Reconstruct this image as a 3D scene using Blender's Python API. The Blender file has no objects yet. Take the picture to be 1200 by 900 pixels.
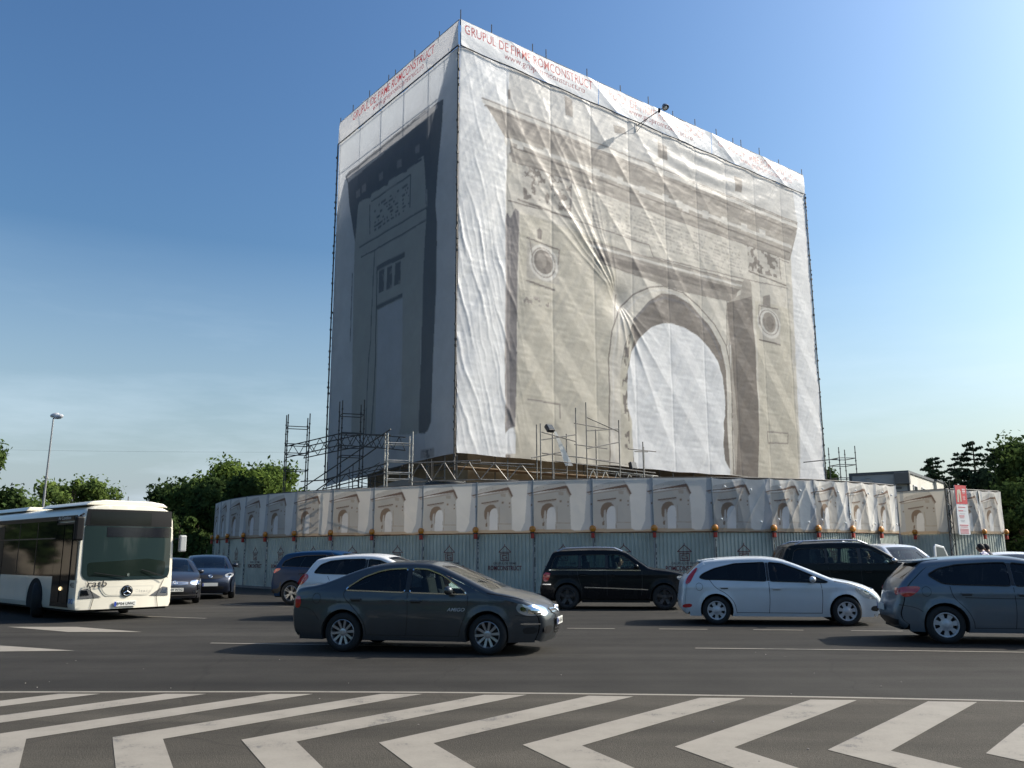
import bpy, bmesh, math, random
import numpy as np
from mathutils import Vector, Matrix, Euler
random.seed(7); rng=np.random.default_rng(11)
sc=bpy.context.scene; C=sc.collection
# ---------------------------------------------------------------- camera, sky, sun, exposure
cd=bpy.data.cameras.new('camera'); cam=bpy.data.objects.new('camera',cd); C.objects.link(cam); sc.camera=cam
cd.sensor_width=36; cd.lens=992.58/1200*36; cd.clip_end=6000; cd.clip_start=.1
pt_,rl_=0.19661,-0.00301
fw=Vector((0,math.cos(pt_),math.sin(pt_))); up0=Vector((0,-math.sin(pt_),math.cos(pt_))); r0=Vector((1,0,0))
rt=math.cos(rl_)*r0+math.sin(rl_)*up0; up=-math.sin(rl_)*r0+math.cos(rl_)*up0
M=Matrix((rt,up,-fw)).transposed().to_4x4(); M.translation=Vector((0,0,1.6)); cam.matrix_world=M
SUN_AZ=76; SUN_EL=37     # azimuth clockwise from +Y
w=bpy.data.worlds.new('World'); sc.world=w; w.use_nodes=True; nt=w.node_tree
sky=nt.nodes.new('ShaderNodeTexSky'); sky.sky_type='NISHITA'; sky.sun_disc=False
sky.sun_elevation=math.radians(SUN_EL); sky.sun_rotation=math.radians(SUN_AZ)
sky.altitude=0; sky.air_density=1.6; sky.dust_density=3.8; sky.ozone_density=6.5
bg=nt.nodes['Background']; bg.inputs[1].default_value=0.15
k1=nt.nodes.new('ShaderNodeVectorMath'); k1.operation='SCALE'; k1.inputs['Scale'].default_value=.1; gm=nt.nodes.new('ShaderNodeGamma'); gm.inputs[1].default_value=1.42; k2=nt.nodes.new('ShaderNodeVectorMath'); k2.operation='MULTIPLY'; k2.inputs[1].default_value=(9.85,10.25,9.9)
nt.links.new(sky.outputs[0],k1.inputs[0]); nt.links.new(k1.outputs[0],gm.inputs[0]); nt.links.new(gm.outputs[0],k2.inputs[0]); 
# thin high haze streaks low in the sky
tcw=nt.nodes.new('ShaderNodeTexCoord'); mpw=nt.nodes.new('ShaderNodeMapping'); mpw.inputs['Scale'].default_value=(1.6,1.6,9); nzw=nt.nodes.new('ShaderNodeTexNoise'); nzw.inputs['Scale'].default_value=1.7; nzw.inputs['Detail'].default_value=7; nzw.inputs['Roughness'].default_value=.6
nt.links.new(tcw.outputs['Generated'],mpw.inputs[0]); nt.links.new(mpw.outputs[0],nzw.inputs['Vector'])
r1=nt.nodes.new('ShaderNodeMapRange'); r1.inputs[1].default_value=.46; r1.inputs[2].default_value=.75; r1.inputs[3].default_value=0; r1.inputs[4].default_value=.3; nt.links.new(nzw.outputs[0],r1.inputs[0])
sx=nt.nodes.new('ShaderNodeSeparateXYZ'); nt.links.new(tcw.outputs['Generated'],sx.inputs[0]); r2=nt.nodes.new('ShaderNodeMapRange'); r2.inputs[1].default_value=.02; r2.inputs[2].default_value=.34; r2.inputs[3].default_value=1; r2.inputs[4].default_value=0; nt.links.new(sx.outputs['Z'],r2.inputs[0])
r3=nt.nodes.new('ShaderNodeMath'); r3.operation='MULTIPLY'; nt.links.new(r1.outputs[0],r3.inputs[0]); nt.links.new(r2.outputs[0],r3.inputs[1]); r4=nt.nodes.new('ShaderNodeMath'); r4.operation='MULTIPLY_ADD'; r4.inputs[1].default_value=.42; nt.links.new(r2.outputs[0],r4.inputs[0]); nt.links.new(r3.outputs[0],r4.inputs[2]); r4.use_clamp=True
mxw=nt.nodes.new('ShaderNodeMix'); mxw.data_type='RGBA'; mxw.inputs[7].default_value=(4.3,5.1,5.9,1); nt.links.new(r4.outputs[0],mxw.inputs[0]); nt.links.new(k2.outputs[0],mxw.inputs[6]); nt.links.new(mxw.outputs[2],bg.inputs[0])
sd=bpy.data.lights.new('sun','SUN'); sd.energy=4.2; sd.angle=math.radians(.53); sd.color=(1,.93,.82)
so=bpy.data.objects.new('sun',sd); C.objects.link(so)
az,el=math.radians(SUN_AZ),math.radians(SUN_EL)
sdir=Vector((math.sin(az)*math.cos(el),math.cos(az)*math.cos(el),math.sin(el)))
so.rotation_euler=sdir.to_track_quat('Z','Y').to_euler()
sc.view_settings.view_transform='Standard'; sc.view_settings.look='None'; sc.view_settings.exposure=0.56; sc.view_settings.gamma=1
# ---------------------------------------------------------------- materials
_m={}
def mat(name,col=(.5,.5,.5),rough=.6,metal=0,var=0,vs=8,coat=0,bump=0,bs=40,spec=.5,emit=None,trans=0):
    if name in _m: return _m[name]
    m=bpy.data.materials.new(name); m.use_nodes=True; _m[name]=m; n=m.node_tree.nodes; l=m.node_tree.links; b=n['Principled BSDF']
    b.inputs['Base Color'].default_value=(*col,1); b.inputs['Roughness'].default_value=rough; b.inputs['Metallic'].default_value=metal
    b.inputs['Coat Weight'].default_value=coat; b.inputs['Coat Roughness'].default_value=.04; b.inputs['Specular IOR Level'].default_value=spec
    tc=n.new('ShaderNodeTexCoord')
    if var:
        t=n.new('ShaderNodeTexNoise'); t.inputs['Scale'].default_value=vs; t.inputs['Detail'].default_value=6; l.new(tc.outputs['Object'],t.inputs['Vector'])
        r=n.new('ShaderNodeMapRange'); r.inputs[1].default_value=.3; r.inputs[2].default_value=.7; r.inputs[3].default_value=1-var; r.inputs[4].default_value=1+var; l.new(t.outputs[0],r.inputs[0])
        x=n.new('ShaderNodeVectorMath'); x.operation='SCALE'; x.inputs[0].default_value=col; l.new(r.outputs[0],x.inputs['Scale']); l.new(x.outputs[0],b.inputs['Base Color'])
        r2=n.new('ShaderNodeMapRange'); r2.inputs[3].default_value=max(rough-.12,.03); r2.inputs[4].default_value=min(rough+.12,1); l.new(t.outputs[0],r2.inputs[0]); l.new(r2.outputs[0],b.inputs['Roughness'])
    if bump:
        t=n.new('ShaderNodeTexNoise'); t.inputs['Scale'].default_value=bs; t.inputs['Detail'].default_value=5; l.new(tc.outputs['Object'],t.inputs['Vector'])
        q=n.new('ShaderNodeBump'); q.inputs['Strength'].default_value=bump; q.inputs['Distance'].default_value=.02; l.new(t.outputs[0],q.inputs['Height']); l.new(q.outputs[0],b.inputs['Normal'])
    if emit: b.inputs['Emission Color'].default_value=(*emit[:3],1); b.inputs['Emission Strength'].default_value=emit[3]
    return m
def glass(name,tint,rough=.02,f0=.05):
    if name in _m: return _m[name]
    m=bpy.data.materials.new(name); m.use_nodes=True; _m[name]=m; n=m.node_tree.nodes; l=m.node_tree.links; n.clear()
    o=n.new('ShaderNodeOutputMaterial'); mx=n.new('ShaderNodeMixShader'); t=n.new('ShaderNodeBsdfTransparent'); g=n.new('ShaderNodeBsdfGlossy'); lw=n.new('ShaderNodeFresnel')
    ge=n.new('ShaderNodeNewGeometry'); mi_=n.new('ShaderNodeMix'); mi_.data_type='FLOAT'; mi_.inputs[2].default_value=1.42; mi_.inputs[3].default_value=1/1.42; l.new(ge.outputs['Backfacing'],mi_.inputs[0]); l.new(mi_.outputs[0],lw.inputs[0]); t.inputs[0].default_value=(*tint,1); g.inputs['Roughness'].default_value=rough; g.inputs[0].default_value=(1,1,1,1)
    l.new(lw.outputs[0],mx.inputs[0]); l.new(t.outputs[0],mx.inputs[1]); l.new(g.outputs[0],mx.inputs[2]); l.new(mx.outputs[0],o.inputs[0]); return m
def sheetmat(name,transl=.28,col=None,tint=(1,1,1)):
    m=bpy.data.materials.new(name); m.use_nodes=True; n=m.node_tree.nodes; l=m.node_tree.links; n.clear()
    o=n.new('ShaderNodeOutputMaterial'); mx=n.new('ShaderNodeMixShader'); d=n.new('ShaderNodeBsdfDiffuse'); t=n.new('ShaderNodeBsdfTranslucent'); g=n.new('ShaderNodeBsdfGlossy'); m2=n.new('ShaderNodeMixShader')
    tc=n.new('ShaderNodeTexCoord'); nz=n.new('ShaderNodeTexNoise'); nz.inputs['Scale'].default_value=.8; nz.inputs['Detail'].default_value=8; l.new(tc.outputs['Object'],nz.inputs['Vector'])
    r=n.new('ShaderNodeMapRange'); r.inputs[1].default_value=.3; r.inputs[2].default_value=.7; r.inputs[3].default_value=.93; r.inputs[4].default_value=1.03; l.new(nz.outputs[0],r.inputs[0])
    sv=n.new('ShaderNodeVectorMath'); sv.operation='SCALE'; l.new(r.outputs[0],sv.inputs['Scale'])
    if col: sv.inputs[0].default_value=col
    else:
        a=n.new('ShaderNodeAttribute'); a.attribute_name='Col'; l.new(a.outputs['Color'],sv.inputs[0])
    l.new(sv.outputs[0],d.inputs[0]); l.new(sv.outputs[0],t.inputs[0]); mx.inputs[0].default_value=transl
    bp=n.new('ShaderNodeBump'); bp.inputs['Strength'].default_value=.25; bp.inputs['Distance'].default_value=.03; n2=n.new('ShaderNodeTexNoise'); n2.inputs['Scale'].default_value=5; n2.inputs['Detail'].default_value=4; l.new(tc.outputs['Object'],n2.inputs['Vector']); l.new(n2.outputs[0],bp.inputs['Height']); l.new(bp.outputs[0],d.inputs['Normal'])
    g.inputs['Roughness'].default_value=.42; m2.inputs[0].default_value=.04
    l.new(d.outputs[0],mx.inputs[1]); l.new(t.outputs[0],mx.inputs[2]); l.new(mx.outputs[0],m2.inputs[1]); l.new(g.outputs[0],m2.inputs[2]); l.new(m2.outputs[0],o.inputs[0]); return m
# ---------------------------------------------------------------- object helpers
def tag(o,label=None,cat=None,group=None,kind=None):
    if label: o['label']=label
    if cat: o['category']=cat
    if group: o['group']=group
    if kind: o['kind']=kind
    return o
def thing(name,label,cat,loc=(0,0,0),rz=0,group=None):
    o=bpy.data.objects.new(name,None); C.objects.link(o); o.location=loc; o.rotation_euler=(0,0,rz); o.empty_display_size=.2
    return tag(o,label,cat,group)
def copy_tree(o,parent=None):
    c=o.copy(); C.objects.link(c)
    if parent: c.parent=parent
    for ch in list(o.children): copy_tree(ch,c)
    return c
class MB:
    def __init__(s): s.v=[];s.f=[];s.mi=[];s.n=0
    def add(s,v,f,mi=0):
        s.v.extend([tuple(p) for p in v]); s.f.extend([tuple(i+s.n for i in q) for q in f]); s.mi.extend([mi]*len(f)); s.n+=len(v); return s
    def box(s,c,d,rz=0,mi=0,R=None):
        hx,hy,hz=d[0]/2,d[1]/2,d[2]/2; R=R or Matrix.Rotation(rz,3,'Z'); c=Vector(c)
        v=[c+R@Vector((x,y,z)) for z in(-hz,hz) for y in(-hy,hy) for x in(-hx,hx)]
        return s.add(v,[(0,2,3,1),(4,5,7,6),(0,1,5,4),(2,6,7,3),(0,4,6,2),(1,3,7,5)],mi)
    def tube(s,p,q,r,n=6,r2=None,mi=0,cap=True):
        p=Vector(p);q=Vector(q);d=(q-p).normalized();a=d.orthogonal().normalized();b=d.cross(a);r2=r if r2 is None else r2
        v=[p+(a*math.cos(2*math.pi*i/n)+b*math.sin(2*math.pi*i/n))*r for i in range(n)]+[q+(a*math.cos(2*math.pi*i/n)+b*math.sin(2*math.pi*i/n))*r2 for i in range(n)]
        f=[(i,(i+1)%n,n+(i+1)%n,n+i) for i in range(n)]
        if cap: f+=[tuple(range(n))[::-1],tuple(range(n,2*n))]
        return s.add(v,f,mi)
    def path(s,pts,r,n=6,mi=0):
        for a,b in zip(pts[:-1],pts[1:]): s.tube(a,b,r,n,mi=mi)
        return s
    def prism(s,poly,axis_o,ux,uy,depth,mi=0):   # planar polygon extruded along depth vector
        o=Vector(axis_o);ux=Vector(ux);uy=Vector(uy);dp=Vector(depth);n=len(poly)
        v=[o+ux*x+uy*y for x,y in poly]+[o+ux*x+uy*y+dp for x,y in poly]
        return s.add(v,[tuple(range(n))[::-1],tuple(range(n,2*n))]+[(i,(i+1)%n,n+(i+1)%n,n+i) for i in range(n)],mi)
    def lathe(s,prof,c,axis,n=24,mi=0):  # prof: (along axis, radius)
        c=Vector(c);d=Vector(axis).normalized();a=d.orthogonal().normalized();b=d.cross(a);v=[];f=[];m=len(prof)
        for i in range(n):
            t=2*math.pi*i/n;e=a*math.cos(t)+b*math.sin(t)
            v+=[c+d*h+e*r for h,r in prof]
        for i in range(n):
            for j in range(m-1): f.append((i*m+j,((i+1)%n)*m+j,((i+1)%n)*m+j+1,i*m+j+1))
        return s.add(v,f,mi)
    def ball(s,c,r,n=12,mi=0,sq=(1,1,1)):
        c=Vector(c);v=[];f=[];k=n//2
        for j in range(k+1):
            ph=math.pi*j/k
            for i in range(n):
                t=2*math.pi*i/n; v.append(c+Vector((math.sin(ph)*math.cos(t)*sq[0],math.sin(ph)*math.sin(t)*sq[1],math.cos(ph)*sq[2]))*r)
        for j in range(k):
            for i in range(n): f.append((j*n+i,(j+1)*n+i,(j+1)*n+(i+1)%n,j*n+(i+1)%n))
        return s.add(v,f,mi)
    def build(s,name,m,parent=None,smooth=False,bevel=0,label=None):
        me=bpy.data.meshes.new(name); me.from_pydata(s.v,[],s.f)
        ms=m if isinstance(m,(list,tuple)) else [m]
        for x in ms: me.materials.append(x)
        me.polygons.foreach_set('material_index',s.mi); bm=bmesh.new(); bm.from_mesh(me); bmesh.ops.recalc_face_normals(bm,faces=bm.faces)
        if bevel: bmesh.ops.bevel(bm,geom=bm.edges,offset=bevel,segments=2,affect='EDGES',profile=.5)
        bm.to_mesh(me); bm.free()
        if smooth: me.shade_smooth() if hasattr(me,'shade_smooth') else None
        o=bpy.data.objects.new(name,me); C.objects.link(o)
        if parent: o.parent=parent
        if label: o['label']=label
        return o
def mesh_obj(name,v,f,m,parent=None,smooth=True,mi=None):
    me=bpy.data.meshes.new(name); me.from_pydata(v,[],f)
    for x in (m if isinstance(m,(list,tuple)) else [m]): me.materials.append(x)
    if mi is not None: me.polygons.foreach_set('material_index',mi)
    if smooth: me.shade_smooth()
    o=bpy.data.objects.new(name,me); C.objects.link(o)
    if parent: o.parent=parent
    return o
def text_mesh(s,size,bold=.0,shear=0,space=1):
    cu=bpy.data.curves.new('t','FONT'); cu.body=s; cu.size=size; cu.offset=bold; cu.shear=shear; cu.align_x='LEFT'; cu.resolution_u=3; cu.space_character=space
    o=bpy.data.objects.new('t',cu); C.objects.link(o); bpy.context.view_layer.update()
    dg=bpy.context.evaluated_depsgraph_get(); me=bpy.data.meshes.new_from_object(o.evaluated_get(dg)); bpy.data.objects.remove(o); bpy.data.curves.remove(cu)
    v=np.array([p.co[:2] for p in me.vertices]); f=[tuple(p.vertices) for p in me.polygons]; bpy.data.meshes.remove(me); return v,f
def text_fit(s,width,height=None,bold=0,cut=.3,**k):
    v,f=text_mesh(s,1,bold,**k); lo=v.min(0);hi=v.max(0); sx=width/(hi[0]-lo[0]); sy=(height/(hi[1]-lo[1])) if height else sx
    v=(v-lo)*[sx,sy]
    if cut:
        bm=bmesh.new(); bv=[bm.verts.new((p[0],p[1],0)) for p in v]
        for q in f:
            try: bm.faces.new([bv[i] for i in q])
            except ValueError: pass
        x=cut
        while x<width:
            bmesh.ops.bisect_plane(bm,geom=bm.verts[:]+bm.edges[:]+bm.faces[:],plane_co=(x,0,0),plane_no=(1,0,0)); x+=cut
        y=cut; H=v[:,1].max()
        while y<H:
            bmesh.ops.bisect_plane(bm,geom=bm.verts[:]+bm.edges[:]+bm.faces[:],plane_co=(0,y,0),plane_no=(0,1,0)); y+=cut
        bm.verts.index_update(); v=np.array([q.co[:2] for q in bm.verts]); f=[tuple(q.index for q in p.verts) for p in bm.faces]; bm.free()
    return v,f
def put_text(name,s,o,ux,uy,width,height,m,parent,bold=.01,**k):
    v,f=text_fit(s,width,height,bold,cut=0,**k); o=Vector(o);ux=Vector(ux);uy=Vector(uy)
    return mesh_obj(name,[o+ux*float(p[0])+uy*float(p[1]) for p in v],f,m,parent,False)
# painting of polygons onto sample points (x,y) -> used for prints on cloth
def inpoly(x,y,poly):
    r=np.zeros(x.shape,bool); n=len(poly)
    for i in range(n):
        x1,y1=poly[i];x2,y2=poly[(i+1)%n]
        if y1==y2: continue
        c=((y1>y)!=(y2>y))&(x<(x2-x1)*(y-y1)/(y2-y1)+x1); r^=c
    return r
def nearline(x,y,pts,w):
    r=np.zeros(x.shape,bool)
    for (x1,y1),(x2,y2) in zip(pts[:-1],pts[1:]):
        dx,dy=x2-x1,y2-y1;L=dx*dx+dy*dy+1e-9;t=np.clip(((x-x1)*dx+(y-y1)*dy)/L,0,1); r|=((x-x1-t*dx)**2+(y-y1-t*dy)**2)<(w/2)**2
    return r
def vnoise(x,y,seed=0):
    xi=np.floor(x).astype(np.int64);yi=np.floor(y).astype(np.int64);fx=x-xi;fy=y-yi;fx=fx*fx*(3-2*fx);fy=fy*fy*(3-2*fy)
    def h(a,b):
        n=(a*374761393+b*668265263+seed*982451653)&0x7fffffff; n=((n^(n>>13))*1274126177)&0x7fffffff; return ((n^(n>>16))&0xffff)/65535.
    return (h(xi,yi)*(1-fx)+h(xi+1,yi)*fx)*(1-fy)+(h(xi,yi+1)*(1-fx)+h(xi+1,yi+1)*fx)*fy
def fbm(x,y,seed=0,o=4):
    r=0;a=.5
    for i in range(o): r=r+a*vnoise(x*2**i,y*2**i,seed+i); a*=.5
    return r
PRd=[('P','att',[(3.33,28.1),(29.76,27.94),(30.1,25.35),(3.32,25.73)],0),('P','att',[(3.33,28.1),(29.76,27.94),(30.1,25.35),(28.83,22.56),(3.08,22.63)],0),('P','stone',[(3.14,22.75),(28.95,22.71),(28.72,16.19),(28.4,7.42),(27.96,5.38),(2.99,6.12),(3.01,16.9)],0),('P','mid',[(3.21,26.56),(3.38,26.62),(3.38,26.01),(3.21,25.99)],0),('P','mid',[(7.34,27.65),(7.93,27.59),(7.97,26.46),(7.38,26.43)],0),('P','mid',[(11.25,27.1),(12.28,27.21),(12.41,26.8),(11.37,26.58)],0),('P','mid',[(15.18,27.27),(16.05,27.13),(16.08,26.19),(15.2,26.17)],0),('P','mid',[(22.89,27.08),(23.73,27.06),(23.64,26.02),(22.88,25.94)],0),('L','mid',[(3.85,23.97),(3.95,24.41)],0.152),('P','corn',[(1.48,25.34),(30.1,25.35),(30.05,24.94),(28.78,22.16),(3.49,22.35),(3.32,23.3)],0),('L','light',[(1.59,25.28),(29.96,25.11)],0.25),('L','mid',[(1.48,25.44),(30.11,25.42)],0.061),('L','dark',[(1.65,25.05),(29.59,24.63)],0.101),('P','corn2',[(3.38,23.92),(29.51,23.95),(28.69,22.27),(3.49,22.55)],0),('L','light',[(3.49,23.61),(29.02,23.31)],0.247),('L','dark',[(3.49,23.25),(28.86,22.82)],0.129),('L','corn',[(3.37,22.77),(28.29,22.37)],0.197),('P','light',[(3.81,23.68),(4.24,23.69),(4.24,23.26),(3.81,23.25)],0),('P','light',[(5.7,23.91),(6.15,23.92),(6.14,23.48),(5.69,23.47)],0),('P','light',[(9.53,23.8),(10.03,23.81),(10.02,23.35),(9.52,23.34)],0),('P','light',[(11.46,23.81),(11.98,23.82),(11.96,23.35),(11.44,23.34)],0),('P','light',[(13.38,23.73),(13.93,23.74),(13.9,23.25),(13.36,23.24)],0),('P','light',[(15.46,23.78),(16.03,23.79),(16.0,23.29),(15.43,23.29)],0),('P','light',[(16.75,23.69),(17.34,23.7),(17.31,23.2),(16.72,23.19)],0),('P','light',[(17.33,23.6),(17.93,23.61),(17.9,23.1),(17.3,23.1)],0),('P','light',[(19.28,23.65),(19.9,23.66),(19.87,23.14),(19.25,23.13)],0),('P','light',[(21.26,23.73),(21.9,23.74),(21.86,23.21),(21.21,23.2)],0),('P','light',[(23.35,23.74),(24.03,23.75),(23.98,23.21),(23.31,23.2)],0),('P','light',[(25.38,23.8),(26.09,23.81),(26.03,23.25),(25.33,23.25)],0),('P','light',[(2.91,23.67),(3.32,23.65),(3.37,23.22),(3.02,23.21)],0),('L','mid',[(4.08,22.43),(8.47,22.34)],0.048),('L','mid',[(8.47,22.34),(14.15,22.28),(23.39,22.25),(28.66,22.0)],0.079),('L','dark',[(3.25,20.07),(5.5,20.12)],0.062),('L','dark',[(3.89,20.29),(7.64,20.13)],0.13),('L','mid',[(7.64,20.13),(14.04,20.0),(14.38,19.32),(23.4,19.7),(28.28,20.01)],0.082),('P','rel',[(4.14,22.4),(7.75,22.41),(7.64,20.46),(4.24,20.43)],0),('L','dark',[(4.14,22.4),(6.22,22.49)],0.071),('L','dd',[(6.85,22.41),(7.75,22.41),(7.65,20.56)],0.081),('N','dark',[(4.14,22.4),(7.75,22.41),(7.64,20.46),(4.24,20.43)],0.8),('T','rel3',[(8.74,22.21),(22.99,21.89),(22.61,19.63),(8.95,20.16)],9),('P','rel',[(23.86,22.27),(27.46,22.19),(27.58,20.57),(23.88,20.43)],0),('N','dark',[(23.86,22.27),(27.46,22.19),(27.58,20.57),(23.88,20.43)],0.8),('L','dark',[(23.88,20.37),(28.15,20.17)],0.124),('L','dark',[(23.86,22.27),(27.46,22.19),(27.58,20.57)],0.061),('P','dd',[(3.13,19.41),(3.36,19.08),(3.65,19.74),(3.92,19.61),(3.87,17.09),(3.82,16.49),(3.72,9.9),(3.6,7.89),(3.0,7.58),(3.03,9.82),(3.02,18.81)],0),('P','jamb2',[(3.04,18.69),(3.36,18.53),(3.28,9.85),(3.27,7.65),(3.0,7.58),(3.0,9.82)],0),('P','beige',[(4.0,19.64),(11.11,19.31),(11.22,18.7),(10.58,12.43),(10.21,5.63),(3.59,5.94),(3.79,12.4)],0),('L','mid',[(11.27,16.36),(10.44,12.41),(10.23,6.34)],0.039),('P','rel2',[(4.46,18.04),(6.77,17.92),(6.73,16.04),(4.44,16.02)],0),('E','light',[(5.64,17.09)],(1.05,1.03)),('E','mid',[(5.64,17.09)],(0.87,0.86)),('E','light',[(5.64,17.09)],(0.79,0.78)),('E','dark',[(5.62,17.13)],(0.7,0.69)),('E','corn',[(5.46,17.15)],(0.37,0.44)),('L','dark',[(4.44,15.83),(6.36,15.67)],0.122),('L','dark',[(4.46,18.24),(6.77,18.07)],0.094),('P','dark',[(5.18,18.85),(5.37,19.04),(5.55,18.88),(5.48,18.33),(5.18,18.35)],0),('L','mid',[(4.64,18.28),(4.81,17.3)],0.071),('L','mid',[(6.77,18.07),(6.69,17.21)],0.079),('N','mid',[(4.15,15.01),(6.41,15.1),(6.4,14.62),(4.2,14.51)],0.5),('P','corn2',[(8.92,19.07),(23.14,19.42),(22.97,18.79),(9.71,18.58)],0),('P','corn',[(9.31,18.85),(22.63,18.8),(22.09,17.81),(17.0,17.58),(10.02,17.92)],0),('P','dark',[(9.7,18.52),(22.86,18.87),(22.14,18.38),(15.86,18.19),(9.86,18.08)],0),('L','light',[(9.04,18.87),(23.0,19.14)],0.152),('L','mid',[(8.72,19.11),(23.14,19.42)],0.066),('L','dark',[(10.19,17.96),(12.65,17.88)],0.074),('L','mid',[(18.86,17.86),(21.32,17.81),(21.06,14.74)],0.056),('P','corn2',[(23.1,19.49),(23.47,19.79),(24.04,19.6),(24.07,18.17),(23.99,9.4),(23.81,7.15),(23.19,6.29),(20.94,6.33),(21.14,9.16),(21.21,13.91),(21.3,17.66),(22.83,18.54)],0),('P','dark',[(21.3,17.66),(23.99,18.6),(24.05,14.3),(23.99,9.4),(23.73,6.31),(21.28,6.35),(21.79,9.22),(21.54,13.96)],0),('L','light',[(21.4,14.79),(21.2,9.17),(21.14,6.72)],0.094),('P','stone',[(10.24,6.57),(10.28,8.24),(10.38,12.4),(10.66,14.07),(11.4,15.48),(12.59,16.61),(13.9,17.28),(15.24,17.62),(17.0,17.51),(18.58,16.89),(19.88,15.98),(20.96,14.73),(21.36,13.08),(21.18,9.17),(21.12,6.39)],0),('L','dark',[(10.23,6.34),(10.28,8.24),(10.38,12.4),(10.66,14.07),(11.4,15.48),(12.59,16.61),(13.9,17.28),(15.24,17.62),(17.0,17.51),(18.58,16.89),(19.88,15.98),(20.96,14.73),(21.36,13.08),(21.18,9.17),(21.03,6.39)],0.061),('L','light',[(10.57,6.59),(10.56,8.27),(10.72,12.45),(11.05,14.01),(11.74,15.28),(12.85,16.39),(14.08,17.07),(15.23,17.38),(16.78,17.26),(18.25,16.62),(19.54,15.71),(20.51,14.52),(20.97,13.03),(20.82,9.14),(20.78,6.38)],0.107),('P','dark',[(11.09,6.39),(11.17,8.32),(11.25,11.77),(11.66,13.34),(12.52,15.02),(13.86,16.44),(15.02,17.13),(16.19,17.26),(17.76,16.88),(19.34,15.89),(20.41,14.64),(20.86,13.02),(20.67,9.12),(20.69,6.32)],0),('L','dd',[(12.52,15.02),(13.85,16.31),(15.2,16.89),(16.96,16.87),(18.53,16.18),(19.7,15.1),(20.45,13.8)],0.16),('P','beige',[(11.09,6.39),(11.17,8.32),(11.25,11.77),(11.75,13.36),(12.14,14.31),(12.47,13.85),(11.87,12.11),(12.1,9.38),(12.11,6.4)],0),('N','dark',[(11.43,11.55),(11.76,13.61),(12.22,14.2),(11.87,12.11),(11.85,9.61),(11.85,6.67),(11.37,6.64)],1.2),('P','beige',[(24.35,18.4),(28.37,18.51),(28.23,7.7),(27.76,5.37),(23.36,5.2),(24.18,10.84)],0),('P','white',[(12.18,6.35),(12.09,7.66),(12.05,9.01),(11.77,9.72),(11.86,11.85),(12.22,13.04),(12.92,13.98),(13.96,14.8),(14.92,15.2),(15.88,15.36),(17.05,15.26),(18.24,14.94),(19.23,14.33),(20.01,13.6),(20.46,12.55),(20.6,11.17),(20.51,10.06),(20.29,9.63),(20.33,9.09),(20.18,8.27),(20.26,7.2),(20.71,6.64),(20.59,5.09),(12.05,5.0)],0),('P','rel2',[(24.81,18.3),(27.23,18.18),(26.96,15.68),(24.65,15.69)],0),('E','light',[(25.83,17.02)],(1.29,1.06)),('E','mid',[(25.84,17.08)],(1.09,0.9)),('E','light',[(25.84,17.08)],(0.99,0.84)),('E','corn',[(25.84,17.08)],(0.74,0.72)),('E','dark',[(25.93,17.04)],(0.44,0.49)),('L','dark',[(24.6,15.68),(26.93,15.66)],0.125),('L','dark',[(24.77,18.11),(26.96,18.23)],0.088),('P','mid',[(25.32,18.85),(26.07,19.12),(26.1,18.23),(25.25,18.2)],0),('L','mid',[(24.77,18.11),(24.71,16.78)],0.094),('L','mid',[(24.87,9.42),(27.16,9.5),(27.08,8.79),(24.88,8.68),(24.87,9.42)],0.042),('L','mid',[(4.45,9.4),(6.67,9.36),(6.66,8.62)],0.035),('P','mid',[(3.0,7.84),(3.27,7.65),(3.32,6.14),(2.99,6.12)],0),('P','white',[(2.83,7.31),(3.21,7.73),(3.49,7.88),(3.65,7.37),(3.65,6.5),(2.83,6.45)],0)]
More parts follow.
